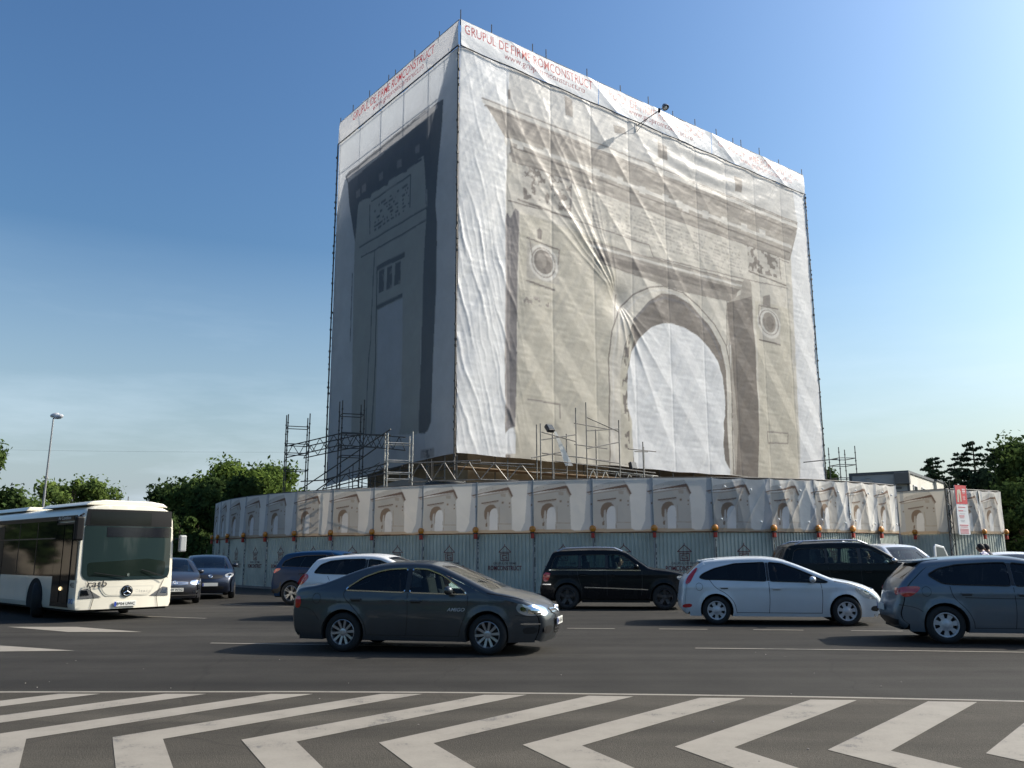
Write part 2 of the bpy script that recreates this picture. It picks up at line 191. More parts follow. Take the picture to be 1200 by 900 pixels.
PLd=[('P','lst',[(11.3,20.43),(12.12,23.98),(3.13,23.44),(2.51,19.84),(3.29,12.48),(3.3,7.97),(3.54,7.64),(10.87,8.46),(11.26,16.75)],0),('P','dd',[(12.9,25.29),(12.36,25.45),(2.04,25.59),(1.45,25.52),(1.55,24.05),(1.88,21.89),(2.09,19.7),(2.08,19.6),(1.89,18.58),(1.89,15.39),(2.04,12.23),(2.12,11.35),(2.15,9.36),(2.21,8.09),(2.47,7.73),(2.83,7.59),(3.39,7.68),(3.34,9.03),(3.27,11.56),(3.23,15.74),(3.11,18.23),(3.01,19.21),(3.11,20.72),(3.15,21.29),(3.38,23.01),(5.07,22.95),(5.21,22.72),(5.95,22.92),(7.17,22.91),(7.31,22.67),(7.78,22.8),(9.24,22.82),(9.39,22.61),(9.99,22.78),(10.85,22.86),(11.01,22.69),(11.27,20.38),(12.19,23.14),(12.49,24.68)],0),('P','lmid',[(12.62,25.18),(2.11,25.54),(2.04,25.23),(2.37,25.22),(12.49,24.73)],0),('P','ldk2',[(12.21,24.58),(1.82,24.55),(1.87,23.96),(5.12,24.18),(12.08,24.08)],0),('L','lcap',[(12.26,25.37),(2.92,25.67)],0.058),('P','lmod',[(4.28,23.91),(3.83,23.87),(3.81,23.4),(4.26,23.45)],0),('P','lmod',[(6.31,23.81),(5.83,23.78),(5.8,23.29),(6.29,23.34)],0),('P','lmod',[(8.46,23.84),(7.95,23.8),(7.92,23.3),(8.44,23.35)],0),('P','lmod',[(10.58,23.84),(10.03,23.8),(10.0,23.28),(10.55,23.34)],0),('P','lmod',[(11.38,23.77),(10.82,23.73),(10.78,23.21),(11.34,23.27)],0),('L','ldk2',[(11.65,23.13),(3.65,22.88)],0.179),('L','lmid',[(3.03,20.88),(2.97,19.93)],0.076),('L','ldk2',[(2.77,20.17),(2.79,12.38),(2.73,7.9)],0.152),('L','dd',[(10.61,19.83),(3.0,19.83)],0.093),('L','dd',[(10.35,19.12),(4.81,19.09),(2.98,19.15)],0.057),('L','dd',[(8.66,19.12),(4.55,19.1)],0.092),('L','dd',[(9.24,22.35),(4.8,22.4)],0.076),('L','ldk2',[(9.44,22.15),(9.33,20.32)],0.065),('L','ldk2',[(4.71,22.37),(4.72,20.44)],0.062),('T','ldk2',[(9.01,21.95),(4.97,22.06),(4.91,20.51),(8.8,20.26)],7),('P','dd',[(8.3,18.04),(5.2,17.98),(5.18,17.67),(8.29,17.72)],0),('P','dd',[(8.09,17.64),(7.43,17.62),(7.45,16.28),(8.07,16.26)],0),('P','dd',[(7.09,17.59),(6.56,17.58),(6.52,16.23),(7.14,16.26)],0),('P','dd',[(6.2,17.6),(5.65,17.59),(5.66,16.26),(6.3,16.29)],0),('N','lmod',[(7.71,17.54),(7.42,17.53),(7.45,16.28),(7.73,16.28)],0.8),('N','lmod',[(6.78,17.52),(6.56,17.52),(6.52,16.23),(6.77,16.23)],0.8),('N','lmod',[(5.93,17.56),(5.65,17.55),(5.66,16.26),(5.91,16.26)],0.8),('P','dd',[(8.32,15.6),(5.36,15.64),(5.35,15.4),(8.15,15.32)],0),('P','lpan',[(8.09,15.28),(5.34,15.34),(5.23,12.87),(5.2,8.19),(5.45,7.86),(7.99,8.14),(8.04,13.44)],0),('L','dd',[(8.71,19.1),(8.87,13.61),(9.02,12.62),(9.09,8.27)],0.072),('L','dd',[(8.36,17.96),(8.3,15.41),(8.29,13.49),(8.22,12.47),(8.31,10.27),(8.46,8.26)],0.136),('L','ldk2',[(11.45,18.4),(11.45,14.13)],0.042),('P','lmid',[(3.17,6.77),(1.85,6.77),(1.84,6.31),(3.15,6.35)],0),('N','ldk2',[(3.17,6.77),(1.85,6.77),(1.84,6.31),(3.15,6.35)],0.8)]
# ---------------------------------------------------------------- ground, road markings
def asphalt(name,base,spots=1):
    m=bpy.data.materials.new(name); m.use_nodes=True; n=m.node_tree.nodes; l=m.node_tree.links; b=n['Principled BSDF']; tc=n.new('ShaderNodeTexCoord')
    def nz(s,d=8,sc3=(1,1,1)):
        mp=n.new('ShaderNodeMapping'); mp.inputs['Scale'].default_value=sc3; l.new(tc.outputs['Object'],mp.inputs[0]); t=n.new('ShaderNodeTexNoise'); t.inputs['Scale'].default_value=s; t.inputs['Detail'].default_value=d; l.new(mp.outputs[0],t.inputs['Vector']); return t
    def mr(src,a,c,lo,hi):
        r=n.new('ShaderNodeMapRange'); r.inputs[1].default_value=a; r.inputs[2].default_value=c; r.inputs[3].default_value=lo; r.inputs[4].default_value=hi; l.new(src,r.inputs[0]); return r
    def mul(a,c):
        x=n.new('ShaderNodeMath'); x.operation='MULTIPLY'; l.new(a,x.inputs[0]); l.new(c,x.inputs[1]); return x
    big=mr(nz(.12,5,(.5,2.2,1)).outputs[0],.35,.65,.78,1.15); mid=mr(nz(1.3).outputs[0],.35,.68,.9,1.1); fine=mr(nz(90,3).outputs[0],.3,.7,.72,1.3); streak=mr(nz(.8,5,(.10,2.2,1)).outputs[0],.35,.65,.76,1.12); oil=mr(nz(.9,3,(.6,1.6,1)).outputs[0],.62,.72,1,.80)
    vo=n.new('ShaderNodeTexVoronoi'); vo.inputs['Scale'].default_value=14; l.new(tc.outputs['Object'],vo.inputs['Vector']); pit=mr(vo.outputs['Distance'],.03,.07,.55,1)
    wv=n.new('ShaderNodeTexNoise'); wv.inputs['Scale'].default_value=.6; l.new(tc.outputs['Object'],wv.inputs['Vector']); ad=n.new('ShaderNodeVectorMath'); ad.operation='MULTIPLY_ADD'; ad.inputs[1].default_value=(.9,.9,0); l.new(wv.outputs['Color'],ad.inputs[0]); l.new(tc.outputs['Object'],ad.inputs[2])
    vc=n.new('ShaderNodeTexVoronoi'); vc.feature='DISTANCE_TO_EDGE'; vc.inputs['Scale'].default_value=.17; l.new(ad.outputs[0],vc.inputs['Vector']); crack=mr(vc.outputs['Distance'],.0,.005,.82,1)
    vp=n.new('ShaderNodeTexVoronoi'); vp.inputs['Scale'].default_value=.09; l.new(tc.outputs['Object'],vp.inputs['Vector']); sp=n.new('ShaderNodeSeparateColor'); l.new(vp.outputs['Color'],sp.inputs[0]); patch=mr(sp.outputs[0],0,1,.88,1.12)
    x=mul(mul(big.outputs[0],mid.outputs[0]).outputs[0],mul(fine.outputs[0],streak.outputs[0]).outputs[0]); x=mul(x.outputs[0],pit.outputs[0]); x=mul(x.outputs[0],crack.outputs[0]); x=mul(x.outputs[0],patch.outputs[0]); x=mul(x.outputs[0],oil.outputs[0])
    s=n.new('ShaderNodeVectorMath'); s.operation='SCALE'; s.inputs[0].default_value=base; l.new(x.outputs[0],s.inputs['Scale']); l.new(s.outputs[0],b.inputs['Base Color'])
    b.inputs['Roughness'].default_value=.9; b.inputs['Specular IOR Level'].default_value=.18
    bp=n.new('ShaderNodeBump'); bp.inputs['Strength'].default_value=.5; bp.inputs['Distance'].default_value=.01; l.new(fine.outputs[0],bp.inputs['Height']); l.new(bp.outputs[0],b.inputs['Normal'])
    return m
def markmat():
    m=bpy.data.materials.new('road_paint'); m.use_nodes=True; n=m.node_tree.nodes; l=m.node_tree.links; b=n['Principled BSDF']; tc=n.new('ShaderNodeTexCoord')
    t=n.new('ShaderNodeTexNoise'); t.inputs['Scale'].default_value=2.2; t.inputs['Detail'].default_value=12; t.inputs['Roughness'].default_value=.7; l.new(tc.outputs['Object'],t.inputs['Vector'])
    t2=n.new('ShaderNodeTexNoise'); t2.inputs['Scale'].default_value=70; l.new(tc.outputs['Object'],t2.inputs['Vector'])
    a=n.new('ShaderNodeMath'); a.operation='ADD'; l.new(t.outputs[0],a.inputs[0]); k=n.new('ShaderNodeMath'); k.operation='MULTIPLY'; k.inputs[1].default_value=.35; l.new(t2.outputs[0],k.inputs[0]); l.new(k.outputs[0],a.inputs[1])
    t3=n.new('ShaderNodeTexNoise'); t3.inputs['Scale'].default_value=.55; t3.inputs['Detail'].default_value=3; mp3=n.new('ShaderNodeMapping'); mp3.inputs['Scale'].default_value=(.6,1.8,1); l.new(tc.outputs['Object'],mp3.inputs[0]); l.new(mp3.outputs[0],t3.inputs['Vector']); k3=n.new('ShaderNodeMath'); k3.operation='MULTIPLY_ADD'; k3.inputs[1].default_value=.35; l.new(t3.outputs[0],k3.inputs[0]); k3.inputs[2].default_value=-.155; a2=n.new('ShaderNodeMath'); a2.operation='ADD'; l.new(a.outputs[0],a2.inputs[0]); l.new(k3.outputs[0],a2.inputs[1]); a=a2
    r=n.new('ShaderNodeValToRGB'); e=r.color_ramp.elements; e[0].position=.50; e[0].color=(.10,.095,.085,1); e[1].position=.60; e[1].color=(.215,.193,.16,1); q=e.new(.80); q.color=(.25,.226,.188,1)
    l.new(a.outputs[0],r.inputs[0]); l.new(r.outputs[0],b.inputs['Base Color']); b.inputs['Roughness'].default_value=.75; return m
ASPH=asphalt('asphalt',(.034,.0318,.028)); ASPH2=asphalt('hatched_area_asphalt',(.064,.057,.046)); PAINT=markmat()
g=MB(); g.add([(-2500,-800,-.004),(2500,-800,-.004),(2500,4500,-.004),(-2500,4500,-.004)],[(0,1,2,3)])
tag(g.build('ground',asphalt('far_ground',(.07,.072,.05))),kind='structure')
# road sheet with gentle unevenness
nx,ny=60,50; v=[];f=[]
for j in range(ny+1):
    for i in range(nx+1): v.append((-75+150*i/nx,-12+112*j/ny,0))
for j in range(ny):
    for i in range(nx): a=j*(nx+1)+i; f.append((a,a+1,a+nx+2,a+nx+1))
tag(mesh_obj('road',v,f,ASPH),kind='structure')
hv=[(x,(10.50 if x<-6 else float(np.interp(x,[-6,-2,0,2,3.5,5.5,9.5,14],[10.50,10.45,10.32,10.14,9.97,9.68,8.9,7.9]))),.004) for x in np.linspace(-16,14,41)]; lv=[(x,-6,.004) for x in np.linspace(-16,14,41)]
tag(mesh_obj('hatched_area',hv+lv,[(i,i+1,42+i,41+i) for i in range(40)],ASPH2),kind='structure')
mk=MB(); Z=.008
def quad(*p): mk.add([(x,y,Z) for x,y in p],[tuple(range(len(p)))])
chev=[[(-2.8,10.3),(-2.31,10.29),(-4.28,7.91),(-3.77,6.91),(-4.24,6.93),(-4.74,8.03)],
[(-1.52,10.28),(-1.04,10.27),(-3.07,7.89),(-2.59,6.89),(-3.03,6.9),(-3.55,7.97)],
[(-.33,10.19),(.16,10.19),(-1.87,7.77),(-1.45,6.88),(-1.89,6.89),(-2.37,7.85)],
[(.86,10.11),(1.36,10.05),(-.68,7.69),(-.3,6.87),(-.77,6.87),(-1.15,7.72)],
[(2.09,9.95),(2.58,9.91),(.58,7.58),(.9,6.85),(.42,6.86),(.08,7.62)],
[(3.27,9.81),(3.76,9.76),(1.84,7.5),(2.13,6.84),(1.65,6.84),(1.35,7.53)],
[(4.5,9.68),(5.0,9.62),(3.08,7.36),(3.35,6.82),(2.87,6.83),(2.58,7.4)]]
def shift(c,dx,dy,n): return [(x+dx*n,y+dy*n) for x,y in c]
chev+= [shift(chev[0],-1.24,.03,k) for k in range(1,7)]+[shift(chev[6],1.22,-.14,k) for k in range(1,5)]
for c in chev:
    t0,t1,ei,li,lo,eo=c
    ext=lambda e,q,k: (q[0]+(q[0]-e[0])*k,q[1]+(q[1]-e[1])*k)
    li,lo=ext(ei,li,1.0),ext(eo,lo,1.0)
    quad(t0,t1,ei,eo); quad(ei,li,lo,eo)
def strip(pts,w):
    for (x1,y1),(x2,y2) in zip(pts[:-1],pts[1:]):
        d=Vector((x2-x1,y2-y1)).normalized(); n_=Vector((-d.y,d.x))*w/2
        quad((x1+n_.x,y1+n_.y),(x2+n_.x,y2+n_.y),(x2-n_.x,y2-n_.y),(x1-n_.x,y1-n_.y))
def curve(x): return 10.43-.0 if x<-20 else 10.36-.045*x-.0115*x*x if x>-4 else 10.36+.18-.184+(-4-x)*.01
xs=[-14,-9,-6,-4,-2.5,-1,.5,2,3.5,5,6.5,8,9.5]; strip([(x,(10.50 if x<-6 else np.interp(x,[-6,-2,0,2,3.5,5.5,9.5],[10.50,10.45,10.32,10.14,9.97,9.68,8.9]))) for x in xs],.085)
strip([(-5.49,16.01),(-3.32,15.66),(-1.2,15.3)],.09); strip([(3.09,14.94),(5.6,14.62),(8.2,14.2),(10.5,13.7)],.085)
for k in range(-4,6):
    x0=1.17+1.93*k; y=lambda x:18.86-.105*(x-1)-.004*(x-1)**2
    if k<-1: continue
    strip([(x0,y(x0)),(x0+1.0,y(x0+1.0))],.09)
quad((-9.6,15.75),(-9.1,15.68),(-7.36,14.83),(-8.56,14.74),(-9.6,14.8)); quad((-11.3,19.63),(-9.72,19.57),(-7.7,18.27),(-9.26,18.32))
strip([(-12.5,23.9),(-9.97,22.95),(-7.7,22.0)],.1); strip([(-9.2,27.9),(-7.4,27.0),(-5.5,26.4)],.1)
tag(mk.build('road_markings',PAINT),kind='structure')
# a few litter and stone specks on the hatched area
st=MB()
for k in range(45):
    x,y=rng.uniform(-7,7),rng.uniform(5.5,15); r=rng.uniform(.004,.010); st.ball((x,y,r*.6+.004),r,6,sq=(1,1,.6))
tag(st.build('road_grit',mat('grit',(.3,.27,.24),.9)),kind='stuff')
# ---------------------------------------------------------------- wrapped monument
CX,CY=-2.71907,40.52065; A=Vector((.79002,.61308,0)); B=Vector((-.61308,.79002,0)); L1,L2,HB,HT,HBAND=31.31,13.99,6.29,29.5,27.95
MON=thing('wrapped_monument','tall triumphal arch wrapped in white scaffold sheeting printed with its own facade','monument',(CX,CY,0))
NR=-B; NL=-A   # outward normals
COL=dict(rel3=(.40,.37,.34),att=(.575,.56,.54),stone=(.575,.54,.485),beige=(.51,.475,.405),dark=(.17,.145,.13),dd=(.17,.155,.16),mid=(.25,.22,.20),white=(.715,.72,.74),light=(.60,.575,.54),corn=(.265,.235,.21),corn2=(.35,.315,.28),rel=(.48,.45,.41),rel2=(.43,.40,.36),jamb2=(.30,.27,.265),ldd=(.11,.12,.135),
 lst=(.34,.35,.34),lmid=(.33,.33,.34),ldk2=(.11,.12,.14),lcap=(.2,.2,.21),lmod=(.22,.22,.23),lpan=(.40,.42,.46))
def paintlist(U,V,D,base,jit=.05,seed=0):
    col=np.empty(U.shape+(3,)); col[:]=base
    # wobbly outlines so that printed edges are not ruler-straight
    Uw=U+.035*(fbm(U*2.3,V*2.3,seed)-.5); Vw=V+.035*(fbm(U*2.3,V*2.3,seed+9)-.5)
    for k,c,q,w in D:
        c=np.array(COL[c]); xs_=[p[0] for p in q];ys_=[p[1] for p in q]
        if k=='E': m_=((U-q[0][0])/w[0])**2+((V-q[0][1])/w[1])**2<1
        else:
            pad=.4+(w if k=='L' else 0); bb=(U>min(xs_)-pad)&(U<max(xs_)+pad)&(V>min(ys_)-pad)&(V<max(ys_)+pad)
            m_=np.zeros(U.shape,bool); ii=np.where(bb)
            if len(ii[0])==0: continue
            x,y=Uw[ii],Vw[ii]
            if k=='P': h=inpoly(x,y,q)
            elif k=='L': h=nearline(x,y,q,max(w,.09))
            elif k=='N':
                h=inpoly(x,y,q)&(fbm(x*3.2+7,y*3.2,5)>.52)
            elif k=='T':
                h=np.zeros(x.shape,bool); n=w; p=np.array(q)
                # bilinear rows of small marks
                e1=p[1]-p[0];e2=p[3]-p[0];det=e1[0]*e2[1]-e1[1]*e2[0]; s=((x-p[0][0])*e2[1]-(y-p[0][1])*e2[0])/det; t=(e1[0]*(y-p[0][1])-e1[1]*(x-p[0][0]))/det
                row=t*n; ok=(s>0)&(s<1)&(t>0)&(t<1)&((row%1)>.3)&((row%1)<.8)
                L_=np.hypot(*e1); h=ok&(vnoise(s*L_/.16,np.floor(row)*7.3,3)>.5)
            m_[ii]=h
        col[m_]=c
    g_=1+jit*2*(fbm(U*.9,V*.9,seed+21)-.5)+.10*(fbm(U*6,V*6,seed+31,3)-.5)*(col[...,0]<.7)
    return col*g_[...,None]
P0=(11.33,16.1)
def disp_r(U,V):
    # tensioned cloth: bay billows, slanting pleats, radial creases around a tied point, fine wrinkles
    d=.035*np.abs(np.sin(math.pi*U/3.13))
    q=(U+(V-9)/1.3-4.2)/2.85; s=q-np.floor(q); fall=np.clip((24-V)/6,0,1)*np.clip((U-2.5)/2,0,1)
    d+=.042*fall*np.where(s<.62,s/.62,(1-s)/.38)*(.35+.8*vnoise(np.floor(q)*3.1,V*.2,4))
    dx,dy=U-P0[0],V-P0[1]; r=np.hypot(dx,dy)+.05; th=np.arctan2(dy,dx)
    tw=th+.05*(fbm(U*.4,V*.4,2)-.5)
    up_=np.exp(-((tw-2.15)/.34)**2)*np.exp(-r/9.0); dn=np.exp(-((tw+1.15)/.42)**2)*np.exp(-r/4.0)
    d+=.09*np.minimum(r,2.5)/2.0*up_*((1-np.abs(np.sin(tw*15)))**1.5*.75+.4*(1-np.abs(np.sin(tw*27+1)))**2)
    d+=.09*np.minimum(r,2)/1.6*dn*(1-np.abs(np.sin(tw*12+1)))**1.5
    d-=.25*np.exp(-(r/.9)**2)
    # long loose creases sweeping down to the right across the attic and the centre
    cz=(U*.79+V*.61); c2=U*.61-V*.79; lo=np.exp(-((U-12)/8)**2)*np.clip((V-12)/4,0,1); d+=.034*lo*(1-np.abs(np.sin(cz*1.05+.35*np.sin(c2*.22)+.8*(fbm(c2*.12,cz*.3,51)-.5))))**3*(.3+vnoise(cz*.5,c2*.15,52))
    # creases of the narrow bay by the corner
    w1=np.clip(1-(U-3.4)/1.2,0,1)*(.35+.65*np.clip((22-V)/5,0,1)); rr=U*.93+V*.30+.45*(fbm(U*.8,V*.25,8)-.5)*2
    d+=.035*w1*(1-np.abs(np.sin(rr*3.4)))**4*vnoise(U*1.5+9,V*.35,15)*1.5+.02*w1*(1-np.abs(np.sin(rr*7.3+2*U)))**3*vnoise(U*2,V*.5,19)+.03*w1*np.sin(V*.7-U*1.7+4*fbm(U*.5,V*.3,6))
    # sagging folds below the banner, right half
    z_=27.6-V; w2=np.exp(-((z_-1.2)/1.6)**2)*np.exp(-((U-20)/5)**2); d+=.035*w2*np.sin(5*(z_+.03*(U-20)**2)+2*fbm(U*.3,V*.8,17))
    rd=U*.80-V*.60; pr=U*.6+V*.8
    d+=.05*(fbm(rd*1.6,pr*.35,40,3)-.45)+.03*(fbm(rd*4.2,pr*.9,44,2)-.4)+.02*(fbm(U*1.2,V*5.5,48,2)-.4)
    d+=.012*np.cos(math.pi*(V-8)/4.3)**16*-1
    for k in range(int(L1//3.13)+1): d-=.010*np.exp(-((U-3.13*k)/.05)**2)
    return d
def disp_band(U,V):
    q=U%13; return disp_bandraw(U,V)
def disp_bandraw(U,V):
    t=(HT-V)/(HT-HBAND); d=.06*np.sin(math.pi*t)*(.6+.4*np.sin(U*.9))+.05*(fbm(U*.9+V*1.3,V*1.2-U*.2,60,3)-.4)
    s=((U-.2)*1.0+(V-HBAND)*1.6); d+=.05*(1-np.abs(np.sin(s*.55)))**4
    d+=.035*(fbm((U-V*1.4)*2.4,V*.8,63,2)-.4)*np.clip((U-6)/10,.25,1.3); return d
def disp_l(U,V):
    d=.04*np.abs(np.sin(math.pi*U/2.8))+.03*(fbm(U*.7,V*.7,70,3)-.4)+.012*(fbm(U*3,V*3,72,2)-.4)
    for k in range(6): d-=.008*np.exp(-((U-2.8*k)/.05)**2)
    return d
def cloth(name,o,ux,nrm,u0,u1,v0,v1,step,disp,D,base,m,seed,parent=MON,sag=None):
    nu=max(2,int(round((u1-u0)/step)));nv=max(2,int(round((v1-v0)/step)));U,V=np.meshgrid(np.linspace(u0,u1,nu+1),np.linspace(v0,v1,nv+1))
    q_=step*.27; col=sum(paintlist(U+a_*q_,V+b_*q_,D,base,seed=seed) for a_ in (-1,1) for b_ in (-1,1))/4 if D else paintlist(U,V,D,base,seed=seed); d=disp(U,V)
    V2=V.copy()
    if sag is not None: V2=V+sag(U,V)
    P=np.stack([o[0]+ux[0]*U+nrm[0]*d,o[1]+ux[1]*U+nrm[1]*d,V2],-1).reshape(-1,3)
    a=(np.arange(nv)[:,None]*(nu+1)+np.arange(nu)[None]).ravel(); F=np.stack([a,a+1,a+nu+2,a+nu+1],1)
    me=bpy.data.meshes.new(name); me.vertices.add(len(P)); me.vertices.foreach_set('co',P.ravel().astype(np.float32)); me.loops.add(F.size); me.loops.foreach_set('vertex_index',F.ravel().astype(np.int32))
    me.polygons.add(len(F)); me.polygons.foreach_set('loop_start',np.arange(0,F.size,4,dtype=np.int32)); me.update(calc_edges=True); me.shade_smooth()
    ca=me.color_attributes.new('Col','FLOAT_COLOR','POINT'); ca.data.foreach_set('color',np.concatenate([np.clip(col,0,1).reshape(-1,3),np.ones((len(P),1))],1).ravel().astype(np.float32))
    me.materials.append(m); ob=bpy.data.objects.new(name,me); C.objects.link(ob)
    if parent: ob.parent=parent
    return ob
SHEET=sheetmat('printed_sheet',.30); SHEETL=sheetmat('printed_sheet_side',.42)
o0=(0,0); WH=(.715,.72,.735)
def sag_r(U,V):
    t=np.clip((8-V)/2,0,1); return t*(.02*np.sin(U*1.9)+.025*np.sin(U*.63+1))
cloth('front_sheet',o0,A,NR,0.02,L1,HB,HBAND,.06,disp_r,PRd,WH,SHEET,1,sag=sag_r)
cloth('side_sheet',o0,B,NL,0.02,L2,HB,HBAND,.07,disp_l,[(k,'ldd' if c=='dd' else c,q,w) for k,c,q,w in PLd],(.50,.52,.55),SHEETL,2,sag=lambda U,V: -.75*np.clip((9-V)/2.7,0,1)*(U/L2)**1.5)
# top banners, each its own sheet, with red lettering
RED=(.42,.05,.055); REDF=(.64,.36,.34); MAR=(.30,.07,.09)
def banner(o,ux,nrm,u0,u1,txts,seed,base=(.80,.80,.81)):
    b=cloth('top_banner',o,ux,nrm,u0,u1,HBAND+.03,HT,.032,lambda U,V:disp_bandraw(U,V)+.05,[],base,SHEET,seed)
    me=b.data; n=len(me.vertices); nu=max(2,int(round((u1-u0)/.032)));nv=max(2,int(round((HT-HBAND-.03)/.032))); U,V=np.meshgrid(np.linspace(u0,u1,nu+1),np.linspace(HBAND+.03,HT,nv+1)); U=U.ravel();V=V.ravel()
    c=np.empty(n*4,np.float32); me.color_attributes['Col'].data.foreach_get('color',c); c=c.reshape(-1,4)
    for s,x,y,wd,h,ink in txts:
        v,f=text_fit(s,wd,h,.004,cut=0)
        for q in f:
            P_=[(v[i][0]+x,v[i][1]+y) for i in q]; xa,xb=min(p_[0] for p_ in P_),max(p_[0] for p_ in P_); k=np.where((U>=xa-.02)&(U<=xb+.02))[0]; h_=inpoly(U[k],V[k],P_); c[k[h_],:3]=ink
    me.color_attributes['Col'].data.foreach_set('color',c.ravel())
    return b
G1='GRUPUL DE FIRME ROMCONSTRUCT'; G2='www.grupromconstruct.ro'
banner(o0,A,NR,.03,10.0,[(G1,.25,28.72,9.3,.56,RED),(G2,2.9,28.18,6.0,.42,MAR)],3)
banner(o0,A,NR,10.06,20.5,[(G1,10.5,28.72,9.3,.56,REDF),(G2,12.6,28.18,6.0,.42,MAR)],4)
banner(o0,A,NR,20.56,L1,[(G1,21.2,28.72,9.4,.56,REDF),(G2,23.6,28.18,6.0,.42,REDF)],5)
# on the side face text must read left to right seen from outside: measured from the far edge
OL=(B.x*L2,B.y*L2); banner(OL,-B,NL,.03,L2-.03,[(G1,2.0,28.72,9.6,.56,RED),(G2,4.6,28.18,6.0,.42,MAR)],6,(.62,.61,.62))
# plain far sheets
RS=sheetmat('plain_sheet',.3,(.74,.75,.77)); bm_=MB(); p=lambda u,b_,z:(A.x*u+B.x*b_,A.y*u+B.y*b_,z)
bm_.add([p(L1,0,HB),p(L1,L2,HB),p(L1,L2,HT),p(L1,0,HT)],[(0,1,2,3)]); bm_.build('end_sheet',RS,MON)
bm_=MB(); bm_.add([p(0,L2,HB),p(L1,L2,HB),p(L1,L2,HT),p(0,L2,HT)],[(0,1,2,3)]); bm_.build('rear_sheet',RS,MON)
STEEL=mat('scaffold_steel',(.17,.165,.16),.5,.6,.3,6); STEELD=mat('dark_scaffold_steel',(.060,.054,.048),.6,.2,.3,6); STEELL=mat('pale_scaffold_steel',(.38,.37,.34),.45,.5,.3,6)
# rope line under the banners, edge poles with couplers, rod tips above the parapet
r_=MB(); N=60
for k in range(N):
    u0,u1=L1*k/N,L1*(k+1)/N; h=lambda u:HBAND-.03-.05*math.sin(u*.9)**2
    r_.tube((A.x*u0+NR.x*.12,A.y*u0+NR.y*.12,h(u0)),(A.x*u1+NR.x*.12,A.y*u1+NR.y*.12,h(u1)),.035,5)
r_.tube((NL.x*.1,NL.y*.1,HBAND),(B.x*L2+NL.x*.1,B.y*L2+NL.y*.1,HBAND),.04,5); r_.build('rope_line',STEELD,MON)
r_=MB(); r_.tube((NR.x*.03,NR.y*.03,HT),(A.x*L1+NR.x*.03,A.y*L1+NR.y*.03,HT),.03,5); r_.tube((NL.x*.03,NL.y*.03,HT),(B.x*L2+NL.x*.03,B.y*L2+NL.y*.03,HT),.03,5); r_.build('parapet_rail',STEEL,MON)
def edgepole(x,y,z0,z1,r=.05):
    e=MB(); e.tube((x,y,z0),(x,y,z1),r,6); z=z0+.3; k=0
    while z<z1-.2:
        s=rng.uniform(.035,.075); e.box((x+rng.uniform(-.03,.03),y-.02,z),(s*1.6,s*1.6,s*1.7),rz=rng.uniform(0,1.5)); z+=rng.uniform(.28,.55)
    return e.build('corner_pole',STEELD,MON)
edgepole(-.05,-.09,HB-1.2,HBAND); q=B*L2+NL*.05; edgepole(q.x-.05,q.y,HB-.5,HBAND); q=A*L1; edgepole(q.x+.06,q.y,HB,HBAND,.04)
for u in [.05,2.1,5.0,6.0,9.2,12.0,14.5,16.8,19.0,21.2,23.0,23.9,26.0,28.3,31.2]:
    z=rng.uniform(.35,.75); MB().tube((A.x*u,A.y*u,HT-.3),(A.x*u,A.y*u,HT+z),.028,5).build('pole_tip',STEELD,MON)
for u in [2.0,4.6,6.8,7.6,10.0,12.2,13.95]:
    z=rng.uniform(.35,.7); MB().tube((B.x*u,B.y*u,HT-.3),(B.x*u,B.y*u,HT+z),.028,5).build('pole_tip',STEELD,MON)
# masonry arch itself (seen under the sheets and through them as shade)
STONE=mat('arch_masonry',(.30,.235,.16),.85,0,.3,1.2,bump=.4,bs=6)
def oriented(mb,u0,u1,b0,b1,z0,z1,mi=0):
    v=[p(u,b_,z) for z in (z0,z1) for b_ in (b0,b1) for u in (u0,u1)]; mb.add(v,[(0,2,3,1),(4,5,7,6),(0,1,5,4),(2,6,7,3),(0,4,6,2),(1,3,7,5)],mi)
m_=MB(); ua,ub,ba,bb=1.9,29.4,1.7,12.3; uc=(ua+ub)/2+1
oriented(m_,ua,uc-4.8,ba,bb,0,16); oriented(m_,uc+4.8,ub,ba,bb,0,16); oriented(m_,ua,ub,ba,bb,20.8,22.5)
# spandrel with arched opening
n=16; v=[];f=[]
for b_ in (ba,bb):
    for i in range(n+1):
        t=math.pi*i/n; v.append(p(uc-4.8*math.cos(t),b_,16+4.8*math.sin(t))); v.append(p(ua if i==0 else ub if i==n else uc-4.8*math.cos(t),b_,20.8))
for s in (0,1):
    o_=s*2*(n+1)
    for i in range(n): f.append((o_+2*i,o_+2*i+2,o_+2*i+3,o_+2*i+1))
for i in range(n): f.append((2*i,2*i+2,2*(n+1)+2*i+2,2*(n+1)+2*i))
m_.add(v,f); m_.add([p(ua,ba,16),p(uc-4.8,ba,16),p(ua,ba,20.8)],[(0,1,2)]); m_.add([p(ub,ba,16),p(uc+4.8,ba,16),p(ub,ba,20.8)],[(0,1,2)])
oriented(m_,ua,ua+.3,ba,bb,16,20.8); oriented(m_,ub-.3,ub,ba,bb,16,20.8)
oriented(m_,ua-.9,ub+.9,ba-.9,bb+.9,22.5,23.3); oriented(m_,ua+.4,ub-.4,ba+.4,bb-.4,23.3,27.0); oriented(m_,ua-.3,uc-4.6,ba-.3,bb+.3,0,3.2); oriented(m_,uc+4.6,ub+.3,ba-.3,bb+.3,0,3.2)
oriented(m_,ua-.15,uc-4.7,ba-.15,bb+.15,4.6,5.2); oriented(m_,uc+4.7,ub+.15,ba-.15,bb+.15,4.6,5.2)
m_.build('masonry',STONE,MON)
